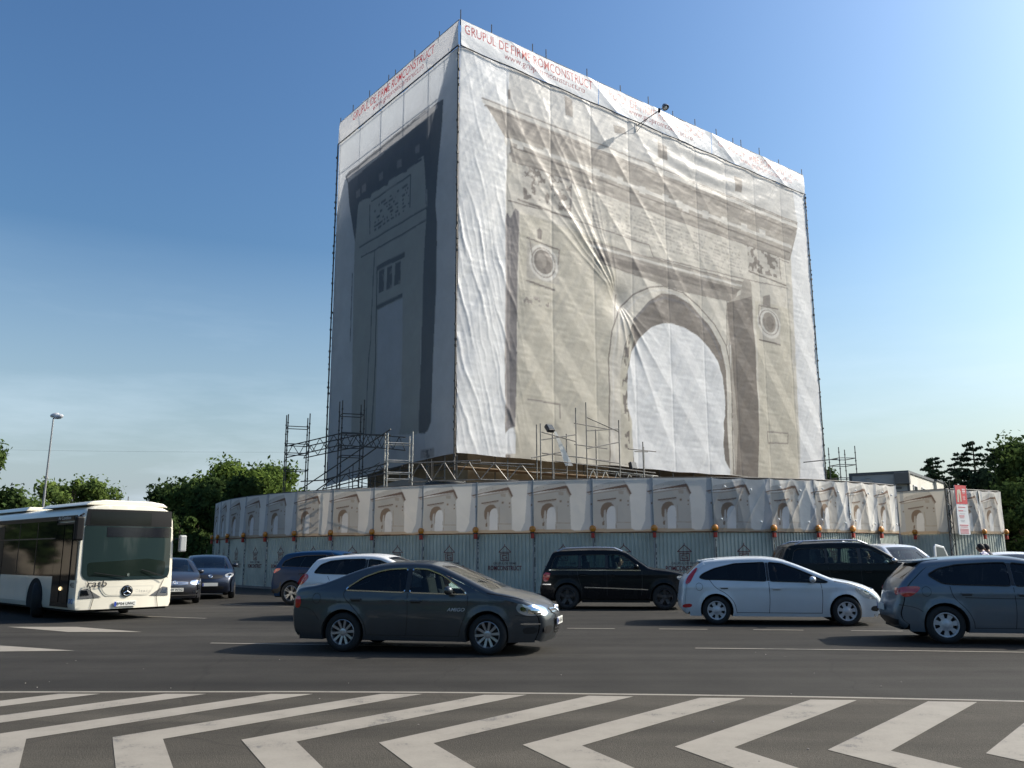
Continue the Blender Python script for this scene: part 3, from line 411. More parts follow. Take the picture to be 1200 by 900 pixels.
# scaffold between the masonry and the sheets
inn=MB()
for k in range(11):
    u=.25+3.09*k; inn.tube((A.x*u+B.x*.25,A.y*u+B.y*.25,0),(A.x*u+B.x*.25,A.y*u+B.y*.25,29),.035,5); inn.tube((A.x*u+B.x*1.3,A.y*u+B.y*1.3,0),(A.x*u+B.x*1.3,A.y*u+B.y*1.3,28),.035,5)
for k in range(6):
    b_=.25+2.69*k; inn.tube((A.x*.25+B.x*b_,A.y*.25+B.y*b_,0),(A.x*.25+B.x*b_,A.y*.25+B.y*b_,29),.035,5)
for z in (2.2,4.2,5.9,8,10,12,14,16,18,20,22,24,26,28):
    inn.tube(p(.25,.25,z),p(L1-.2,.25,z),.03,5); inn.tube(p(.25,.25,z),p(.25,L2-.2,z),.03,5)
    if z>5:
        pass
inn.build('inner_scaffold',STEEL,MON)
dk=MB()
for z in (5.7,14,22): dk.box((A.x*15.6+B.x*.8,A.y*15.6+B.y*.8,z),(30.6,1.1,.05),rz=math.atan2(A.y,A.x))
dk.build('scaffold_deck',mat('deck_boards',(.22,.15,.09),.85,0,.3,3),MON)
# floodlight arm on the sheet
FL=thing('floodlight','grey floodlight on a long arm standing off the printed sheet near the banner','lamp',(CX+A.x*13.27+NR.x*.1,CY+A.y*13.27+NR.y*.1,27.65))
TV=A*.85+NR*1.42+Vector((0,0,.86)); a_=MB(); a_.tube((0,0,0),tuple(TV*.97),.028,6); a_.tube((0,0,-.4),(0,0,.15),.03,6); a_.tube((0,0,-.38),tuple(TV*.4),.016,5); a_.build('arm',STEEL,FL)
h_=MB(); q=TV*.86; h_.box((q.x,q.y,q.z),(.13,.13,.26)); h_.build('bracket',STEELD,FL,bevel=.01)
h_=MB(); q=TV*1.08; h_.lathe([(-.20,.02),(-.18,.1),(-.05,.18),(.1,.22),(.13,.22),(.12,.18)],(q.x,q.y,q.z),(.25,-.35,-.75),18); hd=h_.build('lamp_head',mat('lamp_shell',(.22,.23,.25),.35,.5),FL,True)
h_=MB(); h_.ball((q.x,q.y,q.z-.05),.15,12); h_.build('lens',mat('lamp_lens',(.75,.76,.78),.15),FL,True)
# ---------------------------------------------------------------- hoarding
posts=[(-20.0,52.5,4.1),(-18.2,50.6,4.1)]
def at(px,D): # point at pixel column px, depth D (used once to lay the fence line out in metres)
    return ((px-600)/992.58*D*.9993,D)
posts=[(-16.56,47.9),(-15.6,46.0),(-14.4,43.9),(-13.0,42.0),(-11.45,40.3),(-9.72,38.75),(-7.82,37.45),(-5.85,36.4),(-3.65,35.2),(-1.38,33.95),(.81,32.95),(3.04,32.35),(5.25,31.93),(7.44,31.85),(9.73,32.31),(11.62,32.99),(13.26,33.85),(14.86,35.0),(16.1,35.95)]
posts=[(-17.9,52.2),(-17.3,50.0)]+posts
HP=2.36; HTOP=4.33
TAPE=bpy.data.materials.new('worn_tape'); TAPE.use_nodes=True; _n=TAPE.node_tree.nodes; _l=TAPE.node_tree.links; _t=_n.new('ShaderNodeTexNoise'); _t.inputs['Scale'].default_value=9; _c=_n.new('ShaderNodeTexCoord'); _l.new(_c.outputs['Object'],_t.inputs['Vector']); _r=_n.new('ShaderNodeValToRGB'); _r.color_ramp.interpolation='CONSTANT'; _r.color_ramp.elements[0].color=(.05,.055,.06,1); _r.color_ramp.elements[1].position=.5; _r.color_ramp.elements[1].color=(.6,.6,.56,1); _l.new(_t.outputs[0],_r.inputs[0]); _l.new(_r.outputs[0],_n['Principled BSDF'].inputs['Base Color'])
galv=mat('galvanised_post',(.26,.28,.29),.5,.5,.25,4); 
PANEL=mat('hoarding_panel_paint',(.42,.455,.405),.62,.15,.17,1.1,spec=.3); PANELB=mat('hoarding_panel_shadow_gap',(.05,.05,.05),.8)
BAN=sheetmat('printed_banner',.18); DRED=mat('dark_red_print',(.13,.015,.02),.6); DGR=mat('dark_grey_print',(.10,.06,.07),.6)
COL.update(bw=(.64,.615,.58),bst=(.42,.395,.365),bat=(.48,.455,.425),bco=(.15,.095,.07),bdk=(.20,.14,.10),bmd=(.34,.30,.26),bbl=(.40,.41,.43),bbr=(.40,.31,.22),bop=(.60,.59,.585))
def zp(*q): return [((X-250)/770,(790-Y)/695) for X,Y in q]
SM=[('P','bbl',zp((200,262),(262,262),(262,500),(262,770),(110,770),(150,700),(185,640))),('P','bst',zp((250,280),(700,205),(722,260),(735,420),(742,770),(255,770),(250,600))),
('P','bbl',zp((915,640),(960,95),(1020,95),(1005,640),(1020,760),(860,770))),
('P','bbl',zp((200,95),(255,95),(255,262),(200,262))),
('P','bat',zp((245,240),(275,188),(460,140),(665,118),(700,165))),('P','bco',zp((175,262),(690,168),(705,178),(756,295),(733,305),(690,212),(440,236),(330,246),(195,278))),
('P','bmd',zp((200,282),(685,222),(690,236),(205,300))),('P','bmd',zp((690,215),(738,310),(730,330),(690,260))),
('P','bco',zp((308,372),(555,342),(557,358),(316,388))),('P','bmd',zp((340,390),(548,362),(548,374),(345,402))),
('P','bdk',zp((352,540),(358,480),(378,435),(412,408),(450,398),(490,403),(520,440),(545,520),(545,750),(378,750),(385,600),(365,600))),
('P','bst',zp((378,750),(392,560),(402,490),(420,500),(425,750))),
('P','bop',zp((425,755),(428,560),(440,500),(460,470),(490,450),(520,450),(538,480),(545,530),(542,755))),
('P','bmd',zp((560,440),(570,440),(572,650),(560,650))),
('P','bdk',zp((600,365),(625,365),(625,392),(600,392))),('P','bmd',zp((582,250),(655,255),(650,300),(590,295))),('P','bdk',zp((700,375),(718,378),(718,400),(700,398))),('P','bdk',zp((228,410),(245,410),(245,435),(228,435))),
('P','bdk',zp((700,430),(716,430),(716,446),(700,446))),
('P','bmd',zp((548,655),(735,662),(735,672),(548,668))),('P','bmd',zp((545,700),(560,700),(560,740),(545,740))),('P','bbr',zp((110,770),(120,760),(330,742),(560,748),(745,745),(790,765),(880,762),(900,800),(110,800))),('P','bdk',zp((372,660),(400,640),(395,700),(372,700)))]
def smallprint(U,V,tone=(1,1,1),seed=0):
    col=np.empty(U.shape+(3,)); col[:]=COL['bw']; uu=U+.005*(fbm(U*9,V*9,seed)-.5)*2; vv=V+.004*(fbm(U*9,V*9,seed+3)-.5)
    for sh in (0,1):
        for k,c,q in SM:
            h=inpoly(uu-sh,vv,q); col[h]=COL[c]
    h=(fbm(U*38,V*30,5,2)>.62)&inpoly(uu%1,vv,zp((245,235),(275,190),(665,120),(700,160))); col[h]=COL['bdk']
    h=(fbm(U*44,V*26,8,2)>.60)&inpoly(uu,vv,zp((372,740),(378,560),(400,470),(420,480),(410,740))); col[h]=COL['bdk']
    col*=(1+.12*(fbm(U*4,V*4,seed+5)-.5))[...,None]; return col*np.array(tone)
HOARD=thing('hoarding','long curved hoarding of ribbed grey panels under a banner of repeated arch pictures','fence',(0,33,0))
HL=Vector((0,-33,0))
def ribbed(a,b,z0,z1,m,parent,nr=15,name='panel'):
    a=Vector(a);b=Vector(b);d=b-a;L=d.length;d.normalize();n_=Vector((d.y,-d.x)); v=[];f=[];k=0;prof=[]
    for i in range(nr):
        s=L*i/nr; w_=L/nr
        prof+=[(s,0),(s+w_*.32,0),(s+w_*.42,.028),(s+w_*.9,.028)]
    prof.append((L,0))
    for s,h in prof:
        q=a+d*s+n_*h; v+=[(q.x,q.y,z0),(q.x,q.y,z1)]
    for i in range(len(prof)-1): f.append((2*i,2*i+2,2*i+3,2*i+1))
    return mesh_obj(name,v,f,m,parent,False),d,n_,L
t1=text_fit('ROMCONSTRUCT',1.42,.18,.018,cut=0,space=1.05); t2=text_fit('GRUPUL DE FIRME',.98,.085,.004,cut=0)
def logo(parent,a,d,n_,L,off=.036):
    c=a+d*(L*.5); P3=lambda x,z,o=off:(c.x+d.x*x+n_.x*o,c.y+d.y*x+n_.y*o,z)
    lg=MB()
    def seg(x1,z1,x2,z2,w_=.026):
        dx,dz=x2-x1,z2-z1;l_=math.hypot(dx,dz);ex,ez=-dz/l_*w_/2,dx/l_*w_/2
        lg.add([P3(x1+ex,z1+ez),P3(x2+ex,z2+ez),P3(x2-ex,z2-ez),P3(x1-ex,z1-ez)],[(0,1,2,3)])
    for s in ((-.26,1.62,0,1.86),(0,1.86,.26,1.62),(-.26,1.62,.26,1.62),(-.17,1.3,-.17,1.58),(.17,1.3,.17,1.58),(-.17,1.3,.17,1.3),(-.17,1.56,.17,1.56),(-.1,1.36,-.1,1.5),(-.1,1.5,.07,1.5),(-.1,1.36,.09,1.36),(.09,1.36,.09,1.43),(.09,1.43,0,1.43),(0,1.86,0,1.93)): seg(*s)
    lg.build('logo',DRED,parent)
    for (v,f),x0,z0,m,nm in ((t1,-.71,.93,DRED,'lettering'),(t2,-.49,1.155,DGR,'lettering')):
        mesh_obj(nm,[P3(x0+float(p_[0]),z0+float(p_[1])) for p_ in v],f,m,parent,False)
def bannerpiece(a,b,z0,z1a,z1b,parent,u0=0,u1=1,wr=.02,tone=(1,1,1),seed=0,name='banner',off=.07,lean=0):
    a=Vector(a);b=Vector(b);d=b-a;L=d.length;d.normalize();n_=Vector((d.y,-d.x)); nu=int(L/.025);nv=80
    U,V=np.meshgrid(np.linspace(0,1,nu+1),np.linspace(0,1,nv+1)); du,dv=.26*(u1-u0)/nu,.26/nv; col=sum(smallprint(u0+U*(u1-u0)+a_*du,V+b_*dv,tone,seed) for a_ in (-1,1) for b_ in (-1,1))/4
    s=U*L; G=V*2
    dd=wr*(1.2*(fbm(s*1.3+seed*3,G*.9,seed,3)-.4)+.5*(fbm(s*4+G*2,G*2.5,seed+2,2)-.4)); 
    if wr>.05:
        t=s+.28*G+.35*fbm(s*.7,G*.5,seed+4); dd=dd*.35+wr*.55*(1-np.abs(np.sin(t*2.6+seed)))**1.2+wr*.30*(1-np.abs(np.sin((s-.55*G)*3.7+seed*2+.6*fbm(s,G*.6,seed+7))))**3+wr*.1*(fbm(s*5+G,G*1.2,seed+5,2)-.4)
        dd*=.35+.65*np.sin(math.pi*np.clip(V,.02,.98))**.5
    top=z1a+(z1b-z1a)*U; Zz=z0+(top-z0)*V
    if wr>.05: Zz=Zz-.05*np.abs(np.sin(math.pi*U*2))*V
    X=a.x+d.x*s+n_.x*(off+dd);Y=a.y+d.y*s+n_.y*(off+dd); P=np.stack([X,Y,Zz],-1).reshape(-1,3)
    q=(np.arange(nv)[:,None]*(nu+1)+np.arange(nu)[None]).ravel(); F=np.stack([q,q+1,q+nu+2,q+nu+1],1)
    me=bpy.data.meshes.new(name); me.from_pydata(P.tolist(),[],F.tolist()); me.shade_smooth(); ca=me.color_attributes.new('Col','FLOAT_COLOR','POINT')
    ca.data.foreach_set('color',np.concatenate([np.clip(col.reshape(-1,3),0,1),np.ones((len(P),1))],1).ravel().astype(np.float32)); me.materials.append(BAN)
    o=bpy.data.objects.new(name,me); C.objects.link(o); o.parent=parent; return o
def beacon_mesh():
    g_=thing('warning_beacon','x','warning light')
    MB().box((0,0,-.13),(.10,.09,.16)).build('battery_box',mat('beacon_red',(.35,.03,.02),.5),g_,bevel=.012)
    MB().box((0,0,-.03),(.13,.10,.04)).build('collar',mat('beacon_black',(.02,.02,.02),.5),g_)
    MB().lathe([(-.06,.0),(-.058,.08),(-.03,.105),(.03,.105),(.058,.08),(.06,0)],(0,0,.085),(0,1,0),18).build('lens',mat('beacon_amber',(.55,.20,.012),.3,0,.12,60,coat=.5),g_,True)
    return g_
BE0=beacon_mesh(); first=[True]
def beacon(x,y,z,nx_,ny_,label):
    o=BE0 if first[0] else copy_tree(BE0); first[0]=False; o.scale=(1.18,)*3; o.location=(x+nx_*.17,y+ny_*.17,z); o.rotation_euler=(0,0,math.atan2(nx_,-ny_)); tag(o,label,'warning light','amber warning beacons along the hoarding')
where=['at the far left end of the hoarding','second from the far left end of the hoarding','third from the far left end of the hoarding','fourth from the left end, above the dark car behind the bus','fifth from the left end, above bare hoarding left of the blue off-roader','above the rear of the blue off-roader','sixth gap along, above the windscreen of the blue off-roader','above the roof of the white hatchback behind the sedan','above the rear window of the dark sedan','above the roof front of the dark sedan','above the bonnet of the dark sedan','just left of the black off-roader roof','above the middle of the black off-roader roof','above the bonnet of the black off-roader','above the roof of the pale hatchback','left of the dark off-roader roof, where the banner starts to crease','above the dark off-roader roof under creased banner','above the windscreen of the dark off-roader','the last one before the gap at the site cabins']
beac=[]
nb=len(posts)
for i in range(nb-1):
    a,b=posts[i],posts[i+1]; av=Vector(a);bv=Vector(b); px=600+a[0]/a[1]*992
    pn,d,n_,L=ribbed((a[0],a[1]-33),(b[0],b[1]-33),0.10,HP,PANEL,HOARD)
    logo(pn,Vector((a[0],a[1]-33)),d,n_,L)
    wr=.04 if i<nb-6 else .11; tone=(.92,.96,1.0) if i<7 else (1.03,.97,.90) if i<10 else (1,.98,.95) if i<13 else (1,1,1) if i<16 else (1.12,1.12,1.1)
    if i in (11,12,13,14): wr=.03
    ha=HTOP-.0;hb=HTOP
    bannerpiece((a[0],a[1]-33),(b[0],b[1]-33),HP-.02,ha,hb,HOARD,0,1,wr,tone,i)
    MB().tube((a[0]+n_.x*.05,a[1]-33+n_.y*.05,0),(a[0]+n_.x*.05,a[1]-33+n_.y*.05,HTOP+.02),.03,8).build('post',galv,HOARD)
    e=MB(); x_,y_=a[0]+n_.x*.06+d.x*.06,a[1]-33+n_.y*.06+d.y*.06; z=.2
    e.box((x_,y_,HP/2),(.022,.02,HP-.3),rz=math.atan2(d.y,d.x))
    e.build('post_tape',TAPE,HOARD)
    beac.append((a[0],a[1],HP+.02,n_.x,n_.y))
    MB().tube((a[0],a[1]-33,HTOP+.01),(b[0],b[1]-33,HTOP+.01),.035,6).build('top_rail',STEELD,HOARD)
    MB().tube((a[0]+n_.x*.06,a[1]-33+n_.y*.06,HP-.02),(b[0]+n_.x*.06,b[1]-33+n_.y*.06,HP-.02),.022,6).build('banner_edge',mat('rust_strip',(.16,.07,.03),.8),HOARD)
    MB().box(((a[0]+b[0])/2+n_.x*.02,(a[1]+b[1])/2-33+n_.y*.02,.05),(L,.14,.10),rz=math.atan2(d.y,d.x)).build('base_strip',mat('concrete_foot',(.16,.15,.14),.9,0,.2,4),HOARD)
a=posts[-1]; MB().box((a[0],a[1]-33,HTOP/2),(.07,.07,HTOP)).build('post',STEELD,HOARD)
for q,wh in zip(beac[2:],where): beacon(*q,'amber warning beacon '+wh)
# white wall weights on creased banners
for i in range(nb-6,nb-1):
    a,b=Vector(posts[i]),Vector(posts[i+1]);d=(b-a).normalized();n_=Vector((d.y,-d.x))
    for s,z in ((.2,4.0),(.65,3.9),(.12,2.8),(.8,2.7)): q=a.lerp(b,s)+n_*.17; MB().ball((q.x,q.y-33,z),.045,8).build('fixing_disc',mat('white_disc',(.8,.8,.78),.4),HOARD)
# gate wing
GW=thing('gate_hoarding','separate gate wing of the hoarding with one large arch picture and a lattice corner post','fence',(20.3,39.5,0))
g0,g1,g2,g3=(18.85,41.7),(20.25,39.75),(22.1,40.6),(23.75,41.6)
T=lambda q:(q[0]-20.3,q[1]-39.5)
for i,(a,b,u0,u1,wr,tone) in enumerate(((g0,g1,-.12,.86,.02,(1.05,.98,.86)),(g1,g2,-.5,.72,.13,(1.1,1.1,1.08)),(g2,g3,-.15,.85,.07,(1.1,1.1,1.08)))):
    pn,d,n_,L=ribbed(T(a),T(b),.1,HP+.05,PANEL,GW,14 if i==0 else 10)
    bannerpiece(T(a),T(b),HP+.05,4.45,4.45,GW,u0,u1,wr,tone,31+i)
    MB().tube((*T(a),0),(*T(a),4.47),.03,8).build('post',galv,GW); MB().tube((*T(a),4.46),(*T(b),4.46),.03,6).build('top_rail',STEELD,GW)
MB().tube((*T(g3),0),(*T(g3),4.47),.03,8).build('post',galv,GW)
lp=MB(); c=Vector((*T(g1),0))+Vector((-.12,-.12,0))
for dx in(0,.2): lp.tube(c+Vector((dx,-dx*.3,0)),c+Vector((dx,-dx*.3,4.8)),.022,6)
for k in range(12): lp.tube(c+Vector((.2*(k%2),-.06*(k%2),.4*k)),c+Vector((.2*((k+1)%2),-.06*((k+1)%2),.4*k+.4)),.014,5)
lp.build('lattice_post',STEELD,GW)
beacon(19.3,41.05,HP+.05,-.81,-.58,'amber warning beacon on the shaded wing of the gate hoarding'); beacon(22.1,40.55,HP+.05,.5,-.87,'amber warning beacon right of the red and white information sign'); beacon(23.7,41.55,HP+.05,.5,-.87,'rightmost amber warning beacon, on the end of the gate hoarding')
# information sign
SG=thing('information_sign','tall sign with red top and white lower half on the gate hoarding','sign',(20.42,39.35,0),math.atan2(1.0,1.85))
MB().box((.42,0,3.48),(.82,.04,2.25)).build('board',mat('sign_white',(.74,.74,.74),.45,0,.04,3),SG)
MB().box((.42,-.024,4.18),(.82,.01,.86)).build('red_field',mat('sign_red',(.62,.07,.08),.45),SG)
q=MB(); q.prism([(-.0,0),(.05,.55),(.22,.6),(.3,.5),(.3,.02),(.22,.02),(.2,.4),(.14,.42),(.11,.0)],(.1,-.03,3.83),(1,0,0),(0,0,1),(0,-.004,0)); q.build('picture',mat('sign_beige',(.6,.54,.42),.5),SG)
q=MB()
for x,z,w_,h in ((.62,4.42,.22,.07),(.62,4.33,.22,.06),(.62,4.26,.18,.03),(.6,4.1,.14,.02),(.6,4.05,.17,.02),(.6,4.0,.12,.02),(.6,3.95,.16,.02)): q.box((x,-.031,z),(w_,.004,h))
q.build('printed_lines',mat('sign_pale',(.8,.6,.6),.5),SG)
q=MB()
for x,z,w_,h in ((.38,3.6,.5,.04),(.3,3.44,.34,.05),(.33,3.2,.36,.05),(.33,3.12,.3,.03),(.42,2.78,.62,.05),(.42,2.70,.5,.03)): q.box((x,-.023,z),(w_,.004,h))
for k in range(4): q.box((.42,-.023,2.6-.06*k),(.6,.004,.035))
q.build('printed_lines',mat('sign_text_red',(.6,.2,.22),.5),SG)
q=MB()
for x,z,w_ in ((.6,3.43,.2),(.4,3.3,.4),(.36,3.0,.3),(.36,2.94,.22)): q.box((x,-.023,z),(w_,.004,.018))
q.build('printed_lines',mat('sign_text_grey',(.35,.35,.37),.5),SG)
# ---------------------------------------------------------------- scaffold towers and lattice beams
def tower(name,label,cx,cy,rz,w_,d_,z0,z1,levels,m,base=0,tips=.35,closed=True,group='scaffold towers around the wrapped monument'):
    t=thing(name,label,'scaffolding',(cx,cy,0),rz,group); cs=[(-w_/2,-d_/2),(w_/2,-d_/2),(w_/2,d_/2),(-w_/2,d_/2)]
    for i,(x,y) in enumerate(cs):
        e=MB(); e.tube((x,y,base),(x,y,z1+tips*(.7+.3*(i%2))),.03,6); z=base+.5
        while z<z1: e.tube((x,y,z),(x,y,z+.07),.048,6); z+=.5
        e.build('standard',m,t)
    for z in levels:
        e=MB()
        for i in range(4): a,b=cs[i],cs[(i+1)%4]; e.tube((*a,z),(*b,z),.024,5)
        e.build('ledger_ring',m,t)
    return t
def truss(name,label,a,b,h,m,group='lattice beams of the scaffold',n=8,w_=.03):
    a=Vector(a);b=Vector(b); t=thing(name,label,'beam',a,0,group); d=b-a; hz=Vector((0,0,h)); e=MB()
    e.tube((0,0,0),d,w_,6); e.tube(hz,d+hz,w_,6); e.build('chords',m,t); e=MB()
    for k in range(n):
        p0,p1=d*(k/n),d*((k+1)/n)
        if k%2==0: e.tube(p0,p1+hz,w_*.7,5)
        else: e.tube(p0+hz,p1,w_*.7,5)
    e.build('lacing',m,t); return t
def pole(name,label,a,b,m,r=.03,group=None,cat='pole'): 
    a=Vector(a);b=Vector(b); e=MB(); e.tube((0,0,0),b-a,r,6); o=e.build(name,m); o.location=a; return tag(o,label,cat,group)
tower('scaffold_tower','dark scaffold tower farthest left, standing against the sky',-11.75,46,.35,1.15,1.0,0,8.75,(4.8,6.0,6.9,7.4,8.35),STEELD)
tower('scaffold_tower','tall dark scaffold tower in front of the shaded side sheet',-8.55,44.6,.35,1.15,1.0,0,9.25,(6.6,7.1,7.8,8.8),STEELD)
tower('scaffold_tower','pale scaffold tower right of the shaded side sheet lattice beams',-5.25,39.0,.3,1.15,.8,0,6.75,(4.9,5.2,5.75,6.55),STEELL)
truss('lattice_beam','sloping lattice beam between the two left scaffold towers, front one',(-12.2,45.5,6.65),(-9.0,44.1,7.15),.62,STEELD)
truss('lattice_beam','sloping lattice beam between the two left scaffold towers, rear one',(-11.5,46.6,6.75),(-8.1,45.2,7.25),.62,STEELD)
truss('lattice_beam','long upper lattice beam crossing the shaded side sheet, front one',(-9.0,44.1,7.15),(-5.6,38.7,6.3),.62,STEELD)
truss('lattice_beam','long upper lattice beam crossing the shaded side sheet, rear one',(-8.1,45.2,7.25),(-5.0,39.4,6.3),.62,STEELD)
truss('lattice_beam','low lattice beam under the shaded side sheet left of the pale tower',(-9.5,42.6,4.75),(-5.7,38.8,5.2),.45,STEELD)
truss('lattice_beam','low pale lattice beam under the sheet corner',(-4.7,38.4,4.75),(-1.4,37.3,4.75),.85,STEEL,n=6)
truss('lattice_beam','low pale lattice beam right of the sheet corner',(-1.4,37.3,4.75),(1.0,38.2,4.75),.75,STEEL,n=4)
pole('scaffold_brace','long dark diagonal brace rising to the pale tower',(-10.8,43.8,4.9),(-5.6,38.7,7.2),STEELD)
pole('scaffold_brace','second dark diagonal brace beside the long one',(-10.4,43.2,4.4),(-6.4,40.3,6.6),STEELD)
pole('scaffold_brace','short dark brace low beside the left scaffold tower',(-11.1,44.6,5.3),(-9.4,43.6,5.3),STEELD)
# low scaffold clutter under the side sheet
cl=MB()
for k in range(26):
    x=-9.8+rng.uniform(0,6.5); y=44-(x+9.8)*.75+rng.uniform(-1,1); 
    if k%3==0: cl.tube((x,y,3.6),(x,y,rng.uniform(5,6.2)),.025,5)
    else:
        L_=rng.uniform(1,3); z=rng.uniform(4.4,5.6); cl.tube((x,y,z),(x+L_*.75,y-L_*.6,z+rng.uniform(-.3,.5)),.02,5)
tag(cl.build('stacked_scaffold_tubes',STEELD),'tangle of loose dark scaffold tubes low under the shaded side sheet','scaffolding')
# front scaffold, three metres off the printed front sheet: built in monument face coordinates
def F(u,off,z): return Vector((CX+A.x*u+NR.x*off,CY+A.y*u+NR.y*off,z))
fs=thing('open_scaffold','open scaffold frame with long ledgers standing before the printed pier','scaffolding',F(2,3,0)); O_=F(2,3,0)
def uz(px,zz): return px
sp=[(4.05,7.7,0),(4.55,7.8,1),(4.8,7.3,0),(6.35,8.7,0),(6.5,7.5,1),(7.05,9.05,0),(8.55,7.9,1),(9.35,8.35,0),(11.1,7.35,0),(12.1,7.25,1)]
for u,z,bk in sp:
    e=MB(); q=F(u-.9,2.6-.9*bk,0)-O_; e.tube((q.x,q.y,3.9),(q.x,q.y,z),.032,6); e.build('standard',STEEL,fs)
e=MB()
def led(u0,z0_,u1,z1_,o_=2.6): a=F(u0-.9,o_,z0_)-O_; b=F(u1-.9,o_,z1_)-O_; MB().tube(a,b,.027,6).build('ledger',STEEL,fs)
for q in ((4.05,6.9,6.35,7.35),(4.05,6.1,6.35,6.6,1.9),(7.05,7.6,9.35,7.9),(7.05,6.7,9.35,7.2),(7.05,8.1,9.35,8.0,1.7),(7.05,7.0,9.35,6.95,1.7),(7.05,8.3,9.35,7.75),(7.05,6.2,9.35,6.1),(4.05,7.3,6.35,7.0),(4.05,5.4,6.35,5.5,1.9),(4.8,6.4,9.35,6.3,1.8),(11.1,6.9,12.1,6.95,2),(10.0,6.9,12.1,6.9),(4.8,5.95,12.0,5.75),(4.8,4.95,13.2,4.85)): led(*q)
truss('lattice_beam','pale lattice beam in front of the printed pier, above the hoarding',F(6.2,2.5,4.95),F(11.4,2.5,4.85),.75,STEELL,n=12)
pole('scaffold_tube','pale tube lying along the hoarding top before the arch opening',F(8.6,2.8,4.55),F(12.4,2.8,4.5),STEELL,.05)
def flood(loc,rz,tilt,label,s=1.0):
    s*=.82; t=thing('floodlight',label,'lamp',loc,rz,'site floodlights'); R=Matrix.Rotation(tilt,3,'X')
    MB().box((0,0,0),(.5*s,.26*s,.5*s),R=R).build('housing',mat('floodlight_black',(.03,.03,.035),.45,.3),t,bevel=.04)
    q=R@Vector((0,-.135*s,0)); MB().box(q,(.4*s,.02,.4*s),R=R).build('glass',mat('floodlight_glass',(.06,.065,.07),.25,spec=.3),t); return t
flood(F(3.9,2.4,7.55),.6,-.7,'black floodlight tilted up on the scaffold frame, highest one')
flood(F(9.6,2.4,6.05),.6,-.3,'small floodlight on the lattice beam at the left edge of the printed opening')
flood(F(12.7,2.2,4.95),.5,0,'wide black floodlight resting on the hoarding top before the opening',1.4)
flood(F(23.2,2.5,5.0),.6,.5,'tilted floodlight at the lower right of the printed pier')
cn=MB(); q=F(4.5,2.4,0); cn.prism([(0,0),(.12,0),(.95,-1.65),(.55,-1.65)],(q.x-.25,q.y,7.45),(1,.5,0),(0,0,1),(0,.05,0)); tag(cn.build('site_chute',sheetmat('white_chute',.2,(.7,.7,.68))),'pale narrow plastic chute leaning beside the printed dark jamb','chute')
for u,lb in ((22.0,'first short dark pole left of the tilted floodlight at the right pier'),(23.9,'middle short dark pole just right of the tilted floodlight'),(24.6,'rightmost short dark pole at the lower right of the printed sheet')): pole('scaffold_pole',lb,F(u,2.5,3.9),F(u,2.5,5.9 if u>22 else 5.6),STEELD,.03,'short poles at the right foot of the sheet')
tower('scaffold_tower','thin scaffold tower right of the sheet beside the grey site cabins',20.3,52,.2,1.1,1.1,0,7.6,(5.3,6.0,6.8,7.2),STEEL)
pole('scaffold_tube','horizontal tube joining the right sheet edge and the thin tower',(17.9,52,7.0),(20,52,7.2),STEEL)
# clear plastic covers on the platform, left of centre
dm=MB()
n1=14
for sx,(cx,L_,h) in enumerate(((-3.6,2.8,.55),)):
    dm.add([],[])
pl=thing('plastic_cover','clear rounded plastic cover lying on the platform behind the hoarding','cover',(-3.0,38.2,4.35))
dm.lathe([(-.9,.0),(-.89,.42),(0,.48),(.89,.42),(.9,0)],(0,0,0),(1,.2,0),16); dm.build('shell',glass('clear_plastic',(.35,.4,.4),.15),pl,True)
e=MB(); e.box((0,0,-.05),(2.1,1.1,.06)); e.build('base',STEEL,pl)
gt=MB(); gt.prism([(-3.6,0),(-1.2,.75),(-.2,.95),(1.6,.45),(3.4,0)],(0,0,0),(1,-.12,0),(0,0,1),(0,1.6,0)); o=gt.build('grey_tarpaulin',mat('grey_tarp',(.10,.115,.125),.5,0,.2,2)); o.location=(-4.3,39.2,4.1); tag(o,'grey tarpaulin mound behind the hoarding below the sheet corner','tarpaulin')
# platform below the sheets, behind hoarding
pf=MB(); R=Matrix.Rotation(math.atan2(A.y,A.x),3,'Z'); pf.box(F(15,-.3,4.15),(34,3.2,.12),R=R); tag(pf.build('work_platform',mat('platform_boards',(.12,.09,.06),.9,0,.3,2)),'long dark work platform under the hem of the front sheet','platform')
